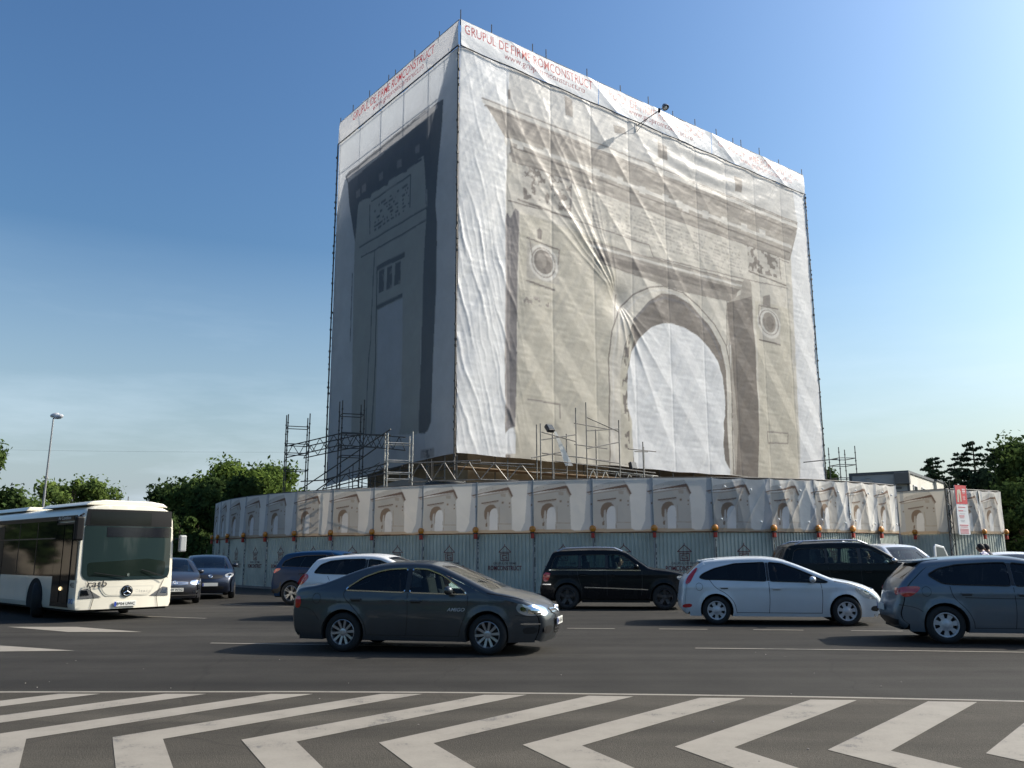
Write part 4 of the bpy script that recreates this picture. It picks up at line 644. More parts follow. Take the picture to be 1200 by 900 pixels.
# ---------------------------------------------------------------- site cabins
CB=thing('site_cabin','two-storey grey and cream site cabin with an air conditioner, behind the hoarding','cabin',(21.2,45.5,0),-.62)
grey=mat('cabin_grey',(.33,.35,.36),.6,0,.12,.8); cream=mat('cabin_cream',(.55,.53,.47),.6,0,.08,.8); drk=mat('cabin_frame',(.09,.10,.11),.6)
for z in (0,2.95):
    w_=MB(); w_.add([(-2.95,0,z+.1),(0,0,z+.1),(0,0,z+2.8),(-2.95,0,z+2.8)],[(0,1,2,3)]); w_.add([(0,8,z+.1),(-2.95,8,z+.1),(-2.95,8,z+2.8),(0,8,z+2.8)],[(0,1,2,3)])
    w_.add([(-2.95,0,z+.1),(-2.95,8,z+.1),(-2.95,8,z+2.8),(-2.95,0,z+2.8)],[(0,1,2,3)]); w_.build('end_wall',grey,CB)
    w_=MB(); w_.add([(0,0,z+.1),(0,8,z+.1),(0,8,z+2.8),(0,0,z+2.8)],[(0,1,2,3)]); w_.build('long_wall',cream,CB)
    w_=MB()
    for zz in (z+.06,z+2.85): w_.box((-1.475,4,zz),(3.08,8.1,.14))
    for x,y in ((-2.95,0),(0,0),(0,8),(-2.95,8)): w_.box((x,y,z+1.45),(.12,.12,2.7))
    w_.build('frame',drk if z else grey,CB)
    for y in (1.6,4.0,6.4):
        f_=MB(); f_.box((.03,y,z+1.65),(.06,.95,1.15)); wn=f_.build('window',mat('window_frame_white',(.6,.6,.58),.5),CB); MB().box((.062,y,z+1.65),(.02,.8,1.0)).build('pane',mat('cabin_pane',(.05,.06,.07),.08),wn)
MB().box((-1.1,-.03,4.95),(1.5,.05,.12)).build('vent_slot',drk,CB)
MB().box((-.25,-.18,5.45),(.75,.34,.62)).build('air_conditioner',mat('aircon',(.12,.12,.12),.5),CB,bevel=.02)
MB().lathe([(0,.02),(.03,.3),(.05,.32)],(-2.0,-.25,5.2),(0,-1,.2),20).build('satellite_dish',grey,CB,True)
CB2=thing('site_cabin','single cream cabin beyond the two-storey site cabin','cabin',(24.4,54,0),-.62); MB().box((0,0,2.9),(5,2.5,5.8)).build('body',cream,CB2,bevel=.03); MB().box((0,0,5.84),(5.15,2.65,.08)).build('roof',drk,CB2)
# ---------------------------------------------------------------- trees
def leafmat(name,c,tr=.35):
    m=bpy.data.materials.new(name); m.use_nodes=True; n=m.node_tree.nodes; l=m.node_tree.links; n.clear(); o=n.new('ShaderNodeOutputMaterial'); d=n.new('ShaderNodeBsdfDiffuse'); t=n.new('ShaderNodeBsdfTranslucent'); mx=n.new('ShaderNodeMixShader')
    tc=n.new('ShaderNodeTexCoord'); nz=n.new('ShaderNodeTexNoise'); nz.inputs['Scale'].default_value=.7; nz.inputs['Detail'].default_value=5; l.new(tc.outputs['Object'],nz.inputs['Vector'])
    r=n.new('ShaderNodeValToRGB'); e=r.color_ramp.elements; e[0].position=.35; e[0].color=(c[0]*.6,c[1]*.62,c[2]*.7,1); e[1].position=.68; e[1].color=(c[0]*1.5,c[1]*1.35,c[2]*1.1,1); l.new(nz.outputs[0],r.inputs[0])
    l.new(r.outputs[0],d.inputs[0]); l.new(r.outputs[0],t.inputs[0]); mx.inputs[0].default_value=tr; l.new(d.outputs[0],mx.inputs[1]); l.new(t.outputs[0],mx.inputs[2]); l.new(mx.outputs[0],o.inputs[0]); return m
BARK=mat('bark',(.09,.065,.045),.9,0,.3,3)
LM=[leafmat('leaves_mid',(.095,.15,.04)),leafmat('leaves_dark',(.055,.092,.033),.3),leafmat('leaves_light',(.11,.165,.05)),leafmat('needles',(.028,.050,.032),.15)]
def leaves(cents,rads,n,size,rg,flat=1.0):
    cents=np.array(cents,float);rads=np.array(rads,float); w_=rads**2; idx=rg.choice(len(cents),n,p=w_/w_.sum())
    d=rg.normal(size=(n,3)); d/=np.linalg.norm(d,axis=1)[:,None]; rr=rg.uniform(.35,1.05,n)**.6; pos=cents[idx]+d*rads[idx][:,None]*rr[:,None]*np.array([1,1,flat])
    nr=d+rg.normal(size=(n,3))*.7; nr/=np.linalg.norm(nr,axis=1)[:,None]; a=np.cross(nr,rg.normal(size=(n,3))); a/=np.linalg.norm(a,axis=1)[:,None]; b=np.cross(nr,a)
    s=size*rg.uniform(.5,1.3,n)[:,None]; v=np.stack([pos-a*s,pos-b*s*.55,pos+a*s,pos+b*s*.55],1).reshape(-1,3); f=np.arange(4*n).reshape(-1,4); return v,f
def leafobj(name,v,f,m,parent):
    me=bpy.data.meshes.new(name); me.vertices.add(len(v)); me.vertices.foreach_set('co',v.ravel().astype(np.float32)); me.loops.add(f.size); me.loops.foreach_set('vertex_index',f.ravel().astype(np.int32)); me.polygons.add(len(f)); me.polygons.foreach_set('loop_start',np.arange(0,f.size,4,dtype=np.int32)); me.update(calc_edges=True); me.materials.append(m)
    o=bpy.data.objects.new(name,me); C.objects.link(o); o.parent=parent; return o
def tree(x,y,h,w_,label,li=0,seed=0,n=16000,leaf=.22,low=.2,group=None,sparse=.6):
    h*=.95; rg=np.random.default_rng(seed+100); t=thing('tree',label,'tree',(x,y,0),0,group)
    nb=26; cs=[];rs=[]
    for k in range(nb):
        zz=h*(low+.06)+(h*(1-low)-w_*.12)*rg.uniform(0,1)**.85; q=(zz-h*low)/(h*(1-low)); env=w_*.5*math.sqrt(max(0.05,1-(2*q-.85)**2/1.5)); th=rg.uniform(0,6.28); r_=env*rg.uniform(.25,.85)
        cs.append((math.cos(th)*r_,math.sin(th)*r_,min(zz,h*.93))); rs.append(w_*rg.uniform(.10,.21)*(1-.25*q))
    tr=MB(); tr.tube((0,0,-.3),(rg.uniform(-.3,.3),rg.uniform(-.3,.3),h*.45),.035*h*.6,8,.02*h*.6)
    tr.tube((0,0,h*.44),(rg.uniform(-.5,.5),0,h*.85),.02*h*.6,7,.006*h)
    for c in cs[:16]: tr.tube((0,0,h*rg.uniform(.25,.55)),c,.009*h,5,.003*h)
    tr.build('trunk',BARK,t); v,f=leaves(cs,rs,n,leaf,rg,.85)
    if sparse:
        e=[(c[0]*1.15,c[1]*1.15,c[2]*1.05) for c in cs]; v2,f2=leaves(e,[r_*1.2 for r_ in rs],int(n*.15),leaf,rg); f2=f2+len(v); v=np.concatenate([v,v2]);f=np.concatenate([f,f2])
    leafobj('crown',v,f,LM[li],t); return t
def cedar(x,y,h,w_,label,seed,n=15000):
    rg=np.random.default_rng(seed+500); t=thing('conifer_tree',label,'tree',(x,y,0)); tr=MB(); tr.tube((0,0,-.3),(0,0,h*.97),.02*h,8,.004*h); cs=[];rs=[]
    z=h*.12
    while z<h*.97:
        q=z/h; R_=w_*.5*(1-q)**.8+.14; 
        for k in range(5):
            th=rg.uniform(0,6.28); L_=R_*rg.uniform(.5,1.3); e=(math.cos(th)*L_,math.sin(th)*L_,z-.04*L_+rg.uniform(-.1,.25)); tr.tube((0,0,z),e,.05,5,.015)
            m_=max(2,int(L_/.5))
            for j in range(1,m_+1):
                s=j/m_; cs.append((e[0]*s,e[1]*s,z+(e[2]-z)*s)); rs.append((.5*(1.1-.5*s))*(1-.75*q)+.10)
        z+=h*.034*rg.uniform(.8,1.3)
    tr.build('trunk',BARK,t); v,f=leaves(cs,rs,n,.16,rg,.32); leafobj('crown',v,f,LM[3],t)
def X(px,D): return (px-600)/992.6*D
# left edge tree, distant left trees, mass behind the bus
tree(X(-32,58),58,9.3,6.6,'dark leafy tree cut by the left edge behind the bus',1,1,14000,.2,.1)
for k,(px,D,h,w_,li,lb) in enumerate(((42,120,9.0,9,2,'small pale tree far off left of the street lamp'),(85,112,12.2,10,2,'rounded light green tree far off behind the bus roof'),(122,118,10.8,11,2,'low light green tree far off right of the rounded one'),(60,130,10.5,12,0,'hazy bushy tree behind the street lamp pole'),(158,140,8.6,9,0,'low dark tree far off above the right corner of the bus'))):
    tree(X(px,D),D,h,w_,lb,li,10+k,9000,.3,.1,None,1)
tree(X(214,70),70,7.4,7.5,'dark low tree right of the bus windscreen',1,20,15000,.2,.02); tree(X(238,66),66,7.3,6.5,'dark dense tree between bus and hoarding end',1,21,15000,.2,.02)
tree(X(262,72),72,9.3,8,'mid green tree above the left end of the hoarding',0,22,18000,.2,.02); tree(X(292,70),70,9.2,8,'sunlit leafy tree behind the left banner pictures',0,23,18000,.2,.02); tree(X(322,76),76,9.4,7.5,'leafy tree right of the left group, beside the first scaffold tower',0,24,16000,.2,.02)
tree(X(268,58),58,6.6,6.0,'shadowed bushy tree directly at the left end of the hoarding',1,25,15000,.2,.02)
tree(X(372,80),80,7.4,6.5,'low tree seen through the dark scaffold under the side sheet',1,26,10000,.22,.02); tree(X(215,62),62,4.5,6,'dark shrub mass behind the parked cars by the bus',1,27,9000,.2,.0)
tree(X(968,85),85,9.9,4.2,'narrow tree glimpsed between the sheet edge and the thin scaffold',1,28,8000,.22,.02)
# right side
cedar(X(1093,74),74,10.0,7,'small dark conifer right of the cream cabin',1,20000); cedar(X(1142,70),70,10.8,10,'dark spreading conifer with layered branches behind the information sign',2,30000); cedar(X(1118,78),78,9.8,9,'dark conifer between the two taller ones',3,26000)
tree(X(1118,80),80,6.8,9,'dark low tree filling under the conifers',3,30,14000,.2,.0)
tree(X(1180,66),66,8.6,6,'dark leafy tree behind the end of the gate hoarding',3,31,20000,.18,.0); tree(X(1216,60),60,9.6,8,'tallest dark tree at the right edge',1,32,24000,.18,.0); tree(X(1160,78),78,8.0,7,'dark rounded tree between conifer and tallest tree',3,33,16000,.2,.0); tree(X(1240,62),62,8.5,9,'dark tree beyond the right edge',1,34,10000,.2,.0)
tree(X(1190,56),56,6.0,5,'shadowed bush at the right end of the gate hoarding',1,35,12000,.18,.0)
# far background belt so that the horizon is closed from other viewpoints
rg=np.random.default_rng(5); cs=[];rs=[]
for k in range(420):
    x=rg.uniform(-260,330); cs.append((x,rg.uniform(175,215),rg.uniform(1,6)+2*math.sin(x*.05))); rs.append(rg.uniform(2.5,4.5))
for k in range(900):   # unseen arc added behind the camera to darken reflections and cut sky fill
    th=rg.uniform(math.pi*.97,math.pi*2.03); R_=rg.uniform(58,85); hh=rg.uniform(.5,13)*(.75+.25*math.sin(th*9)); cs.append((math.cos(th)*R_,math.sin(th)*R_+8,hh)); rs.append(rg.uniform(2.2,4.2))
v,f=leaves(cs,rs,130000,.75,rg); o=leafobj('far_woodland',v,f,LM[0],None); o.parent=None; tag(o,'distant belt of green woodland along the horizon, with an unseen arc added behind the camera','woodland',kind='stuff')
# ---------------------------------------------------------------- street lamp, far masts, wire
SL=thing('street_lamp','tall grey street lamp with two heads rising behind the bus','street lamp',(X(54,55),55,0))
e=MB(); e.tube((0,0,0),(.05,0,5.6),.10,8,.075); e.tube((.05,0,5.6),(.12,0,10.35),.07,8,.045); e.tube((.05,0,6.4),(.05,0,6.55),.12,8); e.build('pole',mat('lamp_pole',(.28,.29,.30),.5,.4),SL)
e=MB(); e.tube((.12,0,10.3),(-.05,.4,10.55),.035,6); e.tube((.12,0,10.3),(.55,-.5,10.5),.035,6); e.build('arm',mat('lamp_pole'),SL)
for q,r_ in (((-.02,.4,10.62),.25),((.72,-.5,10.38),.2)):
    e=MB(); e.lathe([(-.30,.02),(-.26,.09),(-.1,.15),(.12,.16),(.25,.10),(.30,.02)],q,(1,.1,.22),14); hd=e.build('lamp_head',mat('lamp_head_white',(.55,.56,.58),.35),SL,True); e=MB(); e.ball((q[0]+.06,q[1],q[2]-.07),.11,10,sq=(1.5,1,.6)); e.build('lens',mat('lamp_lens'),hd,True)
for px,D,h,lb in ((27,90,7.6,'thin grey mast left of the street lamp'),(153,100,8.2,'thin dark mast above the right side of the bus roof')):
    o=MB().tube((0,0,0),(0,0,h),.09,6,.06).build('mast',STEEL); o.location=(X(px,D),D,0); tag(o,lb,'mast')
e=MB(); pr=None
for k in range(25):
    t=k/24; q=Vector((-60+78*t,95+10*t,13.2+1.2*t-6*t*(1-t)*.3)); 
    if pr: e.tube(pr,q,.009,4)
    pr=q
tag(e.build('overhead_wire',STEELD),'thin overhead wire crossing the sky behind the street lamp','wire')

# town house left of the frame: it is what the bus windows mirror
for k,(x,y,h) in enumerate(((-52,40,10),(-54,50,8),(-50,62,11))): tree(x,y,h,7,('tree before the south end of the pale town house beyond the left edge','middle tree before the pale town house beyond the left edge','tree before the far end of the pale town house beyond the left edge')[k],1,50+k,7000,.25,.1)
TH=thing('town_house','pale town house beyond the left edge, mirrored in the bus windows','building',(-66,50,0),-.35)
MB().box((0,0,6.5),(14,34,13)).build('wall',mat('house_plaster',(.30,.26,.21),.85,0,.15,.5),TH); MB().box((0,0,13.3),(15.4,35.4,.6)).build('roof',mat('house_roof',(.12,.06,.045),.8),TH)
for k in range(9):
    for z in (2.2,5.8,9.4):
        f_=MB().box((7.03,-15+3.75*k,z+.6),(.12,1.5,2.0)).build('window',mat('window_frame_white',(.6,.6,.58),.5),TH); MB().box((7.09,-15+3.75*k,z+.6),(.05,1.25,1.75)).build('pane',mat('cabin_pane'),f_)
cedar(X(1165,68),68,10.0,9,'dark conifer right of the spreading one, left of the leafy trees',4,26000)
# ---------------------------------------------------------------- cars
def chaikin(p,n=2,closed=False):
    p=[tuple(q) for q in p]
    for _ in range(n):
        o=[] if closed else [p[0]]
        m=len(p) if closed else len(p)-1
        for i in range(m):
            a,b=p[i],p[(i+1)%len(p)]
            o.append((a[0]*.75+b[0]*.25,a[1]*.75+b[1]*.25)); o.append((a[0]*.25+b[0]*.75,a[1]*.25+b[1]*.75))
        if not closed: o.append(p[-1])
        p=o
    return p
def roundpoly(p,rad=.05,n=4):
    o=[];m=len(p)
    for i in range(m):
        a,b,c=np.array(p[i-1]),np.array(p[i]),np.array(p[(i+1)%m]); u=a-b;v=c-b;lu=np.hypot(*u);lv=np.hypot(*v); ra=min(rad,lu*.45,lv*.45); s_=b+u/lu*ra; e_=b+v/lv*ra
        for k in range(n+1): t=k/n; q=s_*(1-t)**2+b*2*t*(1-t)+e_*t*t; o.append((float(q[0]),float(q[1])))
    return o
def tri_fill(outer,holes,gx=.05,gz=.05):
    bm=bmesh.new(); ed=[]
    for lp in [outer]+holes:
        vs=[bm.verts.new((x,z,0)) for x,z in lp]
        for i in range(len(vs)): ed.append(bm.edges.new((vs[i],vs[(i+1)%len(vs)])))
    bmesh.ops.triangle_fill(bm,edges=ed,use_beauty=True,normal=(0,0,1))
    xs=[q[0] for q in outer];zs=[q[1] for q in outer]; x=math.floor(min(xs)/gx)*gx
    while x<max(xs):
        x+=gx; bmesh.ops.bisect_plane(bm,geom=bm.verts[:]+bm.edges[:]+bm.faces[:],plane_co=(x,0,0),plane_no=(1,0,0),dist=1e-5)
    z=math.floor(min(zs)/gz)*gz
    while z<max(zs):
        z+=gz; bmesh.ops.bisect_plane(bm,geom=bm.verts[:]+bm.edges[:]+bm.faces[:],plane_co=(0,z,0),plane_no=(0,1,0),dist=1e-5)
    bmesh.ops.dissolve_degenerate(bm,dist=1e-5,edges=bm.edges[:])
    bm.verts.index_update(); v=np.array([(q.co.x,q.co.y) for q in bm.verts]); f=[tuple(q.index for q in p.verts) for p in bm.faces]; bm.free(); return v,f
TYRE=mat('tyre_rubber',(.018,.018,.018),.85,0,.2,12); RIM=mat('alloy_silver',(.42,.43,.45),.32,.75,.1,9); RIMD=mat('alloy_dark',(.06,.06,.065),.35,.6); HUBC=mat('hubcap_silver',(.50,.51,.53),.4,.4,.08,9); WELL=mat('wheel_well_black',(.008,.008,.008),.95); TRIM=mat('black_trim',(.012,.012,.013),.45); CHROME=mat('chrome_trim',(.75,.76,.78),.15,1.0); LAMPW=mat('headlamp_glass',(.50,.52,.54),.08,.55,coat=1); LAMPC=mat('headlamp_reflector',(.85,.86,.88),.06,1); RLAMP=mat('tail_lamp_red',(.50,.015,.02),.12,0,coat=1); SEAT=mat('seat_cloth_dark',(.025,.025,.027),.9,0,.2,10); SEATB=mat('seat_leather_beige',(.28,.23,.17),.7); PLATE=mat('number_plate_white',(.62,.62,.58),.4); PBLUE=mat('plate_blue',(.02,.05,.3),.4); INK=mat('plate_ink',(.02,.02,.02),.5)
GLD=glass('tinted_glass_dark',(.06,.07,.08)); GLM=glass('tinted_glass_green',(.38,.46,.43)); GLW=glass('windscreen_glass',(.45,.52,.50))
def wheel(parent,x,y,side,R,kind,name='wheel',steer=0):
    t=thing(name,None,None,(x,y,R)); 
    for k in ('label','category'):
        if k in t: del t[k]
    t.parent=parent; t.rotation_euler=(0,0,steer); s=side; w_=.105
    MB().lathe([(-w_,R*.66),(-w_*1.02,R*.80),(-w_*.9,R*.95),(-w_*.6,R*.995),(0,R),(w_*.6,R*.995),(w_*.9,R*.95),(w_*1.02,R*.80),(w_,R*.66),(w_*.4,R*.64)],(0,0,0),(0,s,0),36).build('tyre',TYRE,t,True)
    m=RIMD if kind=='dark5' else HUBC if kind in('cap7','cap8') else RIM
    r=MB(); r.lathe([(w_*.4,R*.645),(w_*.95,R*.665),(w_*1.0,R*.63),(w_*.8,R*.60),(-w_*.3,R*.58)],(0,0,0),(0,s,0),36); rr=R*.62
    def spoke(a,w0,w1,r0,r1,d0,d1):
        ca,sa=math.cos(a),math.sin(a); P_=lambda rad,off,dep:(ca*rad-sa*off,s*dep,sa*rad+ca*off)
        v=[P_(r0,-w0,d0),P_(r0,w0,d0),P_(r1,w1,d1),P_(r1,-w1,d1),P_(r0,-w0,d0-.03),P_(r0,w0,d0-.03),P_(r1,w1,d1-.03),P_(r1,-w1,d1-.03)]
        r.add(v,[(0,1,2,3),(7,6,5,4),(0,4,5,1),(1,5,6,2),(2,6,7,3),(3,7,4,0)])
    if kind=='spoke10':
        for k in range(10): spoke(2*math.pi*k/10+.1,.016,.022,R*.13,rr,w_*.72,w_*.9)
        r.lathe([(w_*.5,R*.2),(w_*.75,R*.19),(w_*.8,R*.1),(w_*.8,0)],(0,0,0),(0,s,0),20)
    elif kind=='spoke5x2':
        for k in range(5):
            for d in(-.17,.17): spoke(2*math.pi*k/5+d,.014,.016,R*.12,rr,w_*.7,w_*.9)
        r.lathe([(w_*.5,R*.2),(w_*.75,R*.19),(w_*.8,0)],(0,0,0),(0,s,0),20)
    elif kind in('dark5','spoke5'):
        for k in range(5): spoke(2*math.pi*k/5+.3,.035,.05,R*.1,rr,w_*.65,w_*.85)
        r.lathe([(w_*.5,R*.22),(w_*.7,R*.2),(w_*.75,0)],(0,0,0),(0,s,0),20)
    else:
        n=7 if kind=='cap7' else 8
        r.lathe([(w_*1.0,R*.635),(w_*.98,R*.60),(w_*.78,R*.57)],(0,0,0),(0,s,0),36); r.lathe([(w_*.80,R*.34),(w_*.86,R*.22),(w_*.95,R*.12),(w_*.98,0)],(0,0,0),(0,s,0),28)
        for k in range(n): spoke(2*math.pi*k/n+.2,R*.085,R*.15,R*.3,R*.585,w_*.82,w_*.80)
    r.build('rim',m,t,False)
    b=MB(); b.lathe([(-w_*.2,R*.62),(0,R*.4),(0,0)],(0,0,0),(0,s,0),24); b.build('brake_disc',mat('brake_dark',(.04,.04,.042),.5,.4),t,True); return t
def make_car(name,label,P,loc,head,group='cars held up in front of the hoarding',cat='car'):
    t=thing(name,label,cat,loc,head,group)
    W=P['W'];r=P.get('r',.075);belt=P['belt'];tum=P.get('tum',.36);wb=P['wb'];R=P['R'];ar=R+P.get('arch',.055)
    path=chaikin(P['path'],2); xmin=min(q[0] for q in path);xmax=max(q[0] for q in path)
    # add windscreen end points
    marks=[]
    def insert(x,top=True):
        best=None
        for i in range(len(path)-1):
            a,b=path[i],path[i+1]
            if min(a[0],b[0])<=x<=max(a[0],b[0]) and abs(a[0]-b[0])>1e-6:
                tt=(x-a[0])/(b[0]-a[0]); z=a[1]+(b[1]-a[1])*tt
                if best is None or z>best[1]: best=(i,z)
        path.insert(best[0]+1,(x,best[1])); return (x,best[1])
    ws=[insert(x) for x in P['ws']]; rw=[insert(x) for x in P['rw']] if 'rw' in P else None
    # resample between
    q=[path[0]]
    for a,b in zip(path[:-1],path[1:]):
        L=math.hypot(b[0]-a[0],b[1]-a[1]); 
        if L<1e-4: continue
        n=max(1,int(math.ceil(L/.07)))
        for k in range(1,n+1): q.append((a[0]+(b[0]-a[0])*k/n,a[1]+(b[1]-a[1])*k/n))
    path=q; PA=np.array(path)
    def S(x,z):
        zz=np.minimum(z,belt); s=W-.05*((np.clip(.62-zz,0,1))/.5)**2-.03*np.clip((zz-.62)/(belt-.62),0,1)**2
        s=s+.010*np.exp(-((z-(belt-.13))/.035)**2)
        s=s-np.where(z>belt,tum*(z-belt)+.10*(z-belt)**2,0)
        df=np.clip(1-(xmax-x)/P.get('df',1.0),0,1);dr=np.clip(1-(x-xmin)/P.get('dr',.9),0,1); s=s-P.get('tf',.17)*df**2.2-P.get('tr',.13)*dr**2.2
        for xa in (0,wb): dd=np.hypot(x-xa,z-R); s=s+.018*np.exp(-((dd-ar)/.06)**2)
        return s
    def dist(x,z):
        x=np.asarray(x,float);z=np.asarray(z,float);m=np.full(x.shape,9.)
        for a,b in zip(PA[:-1],PA[1:]):
            dx,dz=b-a;L=dx*dx+dz*dz+1e-12;k=np.clip(((x-a[0])*dx+(z-a[1])*dz)/L,0,1); m=np.minimum(m,np.hypot(x-a[0]-k*dx,z-a[1]-k*dz))
        return m
    def Y(x,z):
        d=np.clip(dist(x,z)/r,0,1); return S(x,z)-r*(1-np.sqrt(np.clip(1-(1-d)**2,0,1)))
    bf,br=P.get('bf',.16),P.get('br',.09)
    def warp(x,y,z):
        kf=np.clip(1-(xmax-x)/.9,0,1)**1.5; kr=np.clip(1-(x-xmin)/.7,0,1)**1.5
        return x-bf*kf*(y/W)**2+br*kr*(y/W)**2,y,z
    def P3(x,y,z):
        X_,Y_,Z_=warp(x,y,z); return (float(X_),float(Y_),float(Z_))
    # inset rings
    nrm=[]
    for i in range(len(path)):
        a=PA[max(i-1,0)];b=PA[min(i+1,len(path)-1)];d=b-a;d/=np.hypot(*d)+1e-9; nrm.append((d[1],-d[0]))   # inward for path going rear->over->front
    N_=np.array(nrm); K=4; rings=[]
    for k in range(K+1):
        dk=r*(1-math.cos(math.pi/2*k/K)); pts=PA+N_*dk; rings.append((pts,dk))
    inner=rings[-1][0]; inner=inner[np.concatenate([[True],np.hypot(*(np.diff(inner,axis=0).T))>1e-4])] if False else inner
    verts=[];faces=[];mi=[]
    base=len(verts); ncol=20; n=len(path)
    cs=[-1,-.96,-.9,-.86]+list(np.linspace(-.78,.78,11))+[.86,.9,.96,1]; ncol=len(cs)
    Se=[float(S(x,z)-r) for x,z in path]
    g1=[];inw=lambda i,mk: mk is not None and min(mk[0][0],mk[1][0])-1e-6<=path[i][0]<=max(mk[0][0],mk[1][0])+1e-6 and path[i][1]>=min(mk[0][1],mk[1][1])-1e-6
    bandv=[]
    for i,(x,z) in enumerate(path):
        nx_,nz_=-N_[i][0],-N_[i][1]
        for c in cs:
            cr=P.get('crown',.035)*(1-c*c)*max(0,nz_); bandv.append(P3(x+nx_*cr,c*Se[i],z+nz_*cr))
    gl=[];glr=[];frit=[]
    for i in range(n-1):
        for j in range(ncol-1):
            f=(i*ncol+j,i*ncol+j+1,(i+1)*ncol+j+1,(i+1)*ncol+j); cm=abs(cs[j]+cs[j+1])/2; w1=inw(i,ws) and inw(i+1,ws); w2=rw and inw(i,rw) and inw(i+1,rw)
            if (w1 or w2) and cm<.9:
                (frit if cm>.86 else gl if w1 else glr).append(f)
            else: faces.append(f); mi.append(0)
    for f in frit: faces.append(f); mi.append(1)
    verts+=bandv
    for side in (-1,1):
        rb=[]
        for pts,dk in rings[1:]:
            rb.append(len(verts)); yy=[float(S(*path[i]))-r+math.sqrt(max(0,r*r-(r-dk)**2)) for i in range(n)]
            for i in range(n): verts.append(P3(pts[i][0],side*yy[i],pts[i][1]))
        c=0 if side<0 else ncol-1
        for k in range(K):
            for i in range(n-1):
                a0=(i*ncol+c) if k==0 else rb[k-1]+i; a1=((i+1)*ncol+c) if k==0 else rb[k-1]+i+1; faces.append((a0,a1,rb[k]+i+1,rb[k]+i)); mi.append(0)
        # side fill
        sill=P.get('sill',.22); out=[tuple(q) for q in inner]
        out=[q_ for q_ in out if q_[1]>sill+.03 and float(dist(np.array(q_[0]),np.array(q_[1])))>r*.985]; out=[(out[0][0]+.005,sill)]+out+[(out[-1][0]-.005,sill)]
        o2=[out[0]]
        for q_ in out[1:]:
            if math.hypot(q_[0]-o2[-1][0],q_[1]-o2[-1][1])>.004: o2.append(q_)
        out=o2
        bot=[]
        def arch(xc):
            z0=sill; a0=math.asin(min(1,(R-z0)/ar)) ; pts=[]
            s0=math.pi+a0; # left-bottom going over... traverse front(right) to rear(left)
            for k in range(0,17): th=-a0+(math.pi+2*a0)*k/16; pts.append((xc+ar*math.cos(th),R+ar*math.sin(th)))
            return pts
        bot=[]
        bot+=arch(wb)+arch(0)
        outer=out+bot; holes=[roundpoly(wd['p'],P.get('wr',.06)) for wd in P['win']]
        V_,F_=tri_fill(outer,holes)
        Yy=S(V_[:,0],V_[:,1]); off=len(verts)
        for (x,z),y in zip(V_,Yy): verts.append(P3(x,side*float(y),z))
        for f in F_: faces.append(tuple(off+i for i in f)); mi.append(0)
        # windows
        for wd,hp in zip(P['win'],holes):
            v2,f2=tri_fill(hp,[],.1,.1); y2=S(v2[:,0],v2[:,1])-.012
            mesh_obj('window',[P3(x,side*float(y),z) for (x,z),y in zip(v2,y2)],f2,wd.get('g',GLD),t,True)
            # frame strip
            m=MB(); hw=.014 if wd.get('chrome') else .012
            lohi=(min(q_[0] for w__ in P['win'] for q_ in w__['p']),max(q_[0] for w__ in P['win'] for q_ in w__['p'])); xw0,xw1=min(q_[0] for q_ in hp),max(q_[0] for q_ in hp)
            for a,b in zip(hp,hp[1:]+hp[:1]):
                if abs(a[0]-b[0])<.004 and ((abs(a[0]-xw0)<.01 and xw0>lohi[0]+.05) or (abs(a[0]-xw1)<.01 and xw1<lohi[1]-.05)): continue
                pa=P3(a[0],side*float(S(a[0],a[1])+.002),a[1]);pb=P3(b[0],side*float(S(b[0],b[1])+.002),b[1])
                if (Vector(pa)-Vector(pb)).length>1e-4: m.tube(pa,pb,hw,4,mi=0,cap=False)
            m.build('window_trim',CHROME if wd.get('chrome') else TRIM,t)
        # arch liners, shut lines, handles, lamps, mirrors
        for xa in (0,wb):
            lv=[];lf=[];nn=18; z0=sill;a0=math.asin(min(1,(R-z0)/ar))
            for k in range(nn+1):
                th=-a0+(math.pi+2*a0)*k/nn; x=xa+ar*math.cos(th);z=R+ar*math.sin(th); yo=float(S(x,z)); lv+=[P3(x,side*yo,z),P3(x-(ar*.03)*math.cos(th),side*(yo-.02),z-(ar*.03)*math.sin(th)),P3(x,side*.42,z)]
            for k in range(nn): lf+=[(3*k,3*k+3,3*k+4,3*k+1),(3*k+1,3*k+4,3*k+5,3*k+2)]
            cc=len(lv); lv.append((xa,side*.42,R)); lf+=[(3*k+2,3*k+5,cc) for k in range(nn)]
            mesh_obj('wheel_arch',lv,lf,WELL,t,True)
            wheel(t,xa,side*(W-.115),side,R,P['rim'],steer=P.get('steer',0) if xa>0 else 0)
        def decal(nm,poly,m,off=.004,sm=1,g=.04,full=True):
            pp=chaikin(poly,sm,True) if sm else poly; v2,f2=tri_fill(pp,[],g,g); y2=Y(v2[:,0],v2[:,1])+off; return mesh_obj(nm,[P3(x,side*float(y),z) for (x,z),y in zip(v2,y2)],f2,m,t,True)
        def line(nm,pts,w_,m,off=.002):
            e=MB()
            pts=chaikin(pts,2); o_=[]
            for a,b in zip(pts[:-1],pts[1:]):
                nn=max(1,int(math.hypot(b[0]-a[0],b[1]-a[1])/.08))
                for k in range(nn): o_.append((a[0]+(b[0]-a[0])*k/nn,a[1]+(b[1]-a[1])*k/nn))
            o_.append(pts[-1]); o_=np.array(o_); yy=Y(o_[:,0],o_[:,1])+off
            for i in range(len(o_)-1):
                a,b=o_[i],o_[i+1];d=b-a;d/=np.hypot(*d)+1e-9;ex,ez=-d[1]*w_/2,d[0]*w_/2
                e.add([P3(a[0]+ex,side*yy[i],a[1]+ez),P3(b[0]+ex,side*yy[i+1],b[1]+ez),P3(b[0]-ex,side*yy[i+1],b[1]-ez),P3(a[0]-ex,side*yy[i],a[1]-ez)],[(0,1,2,3)])
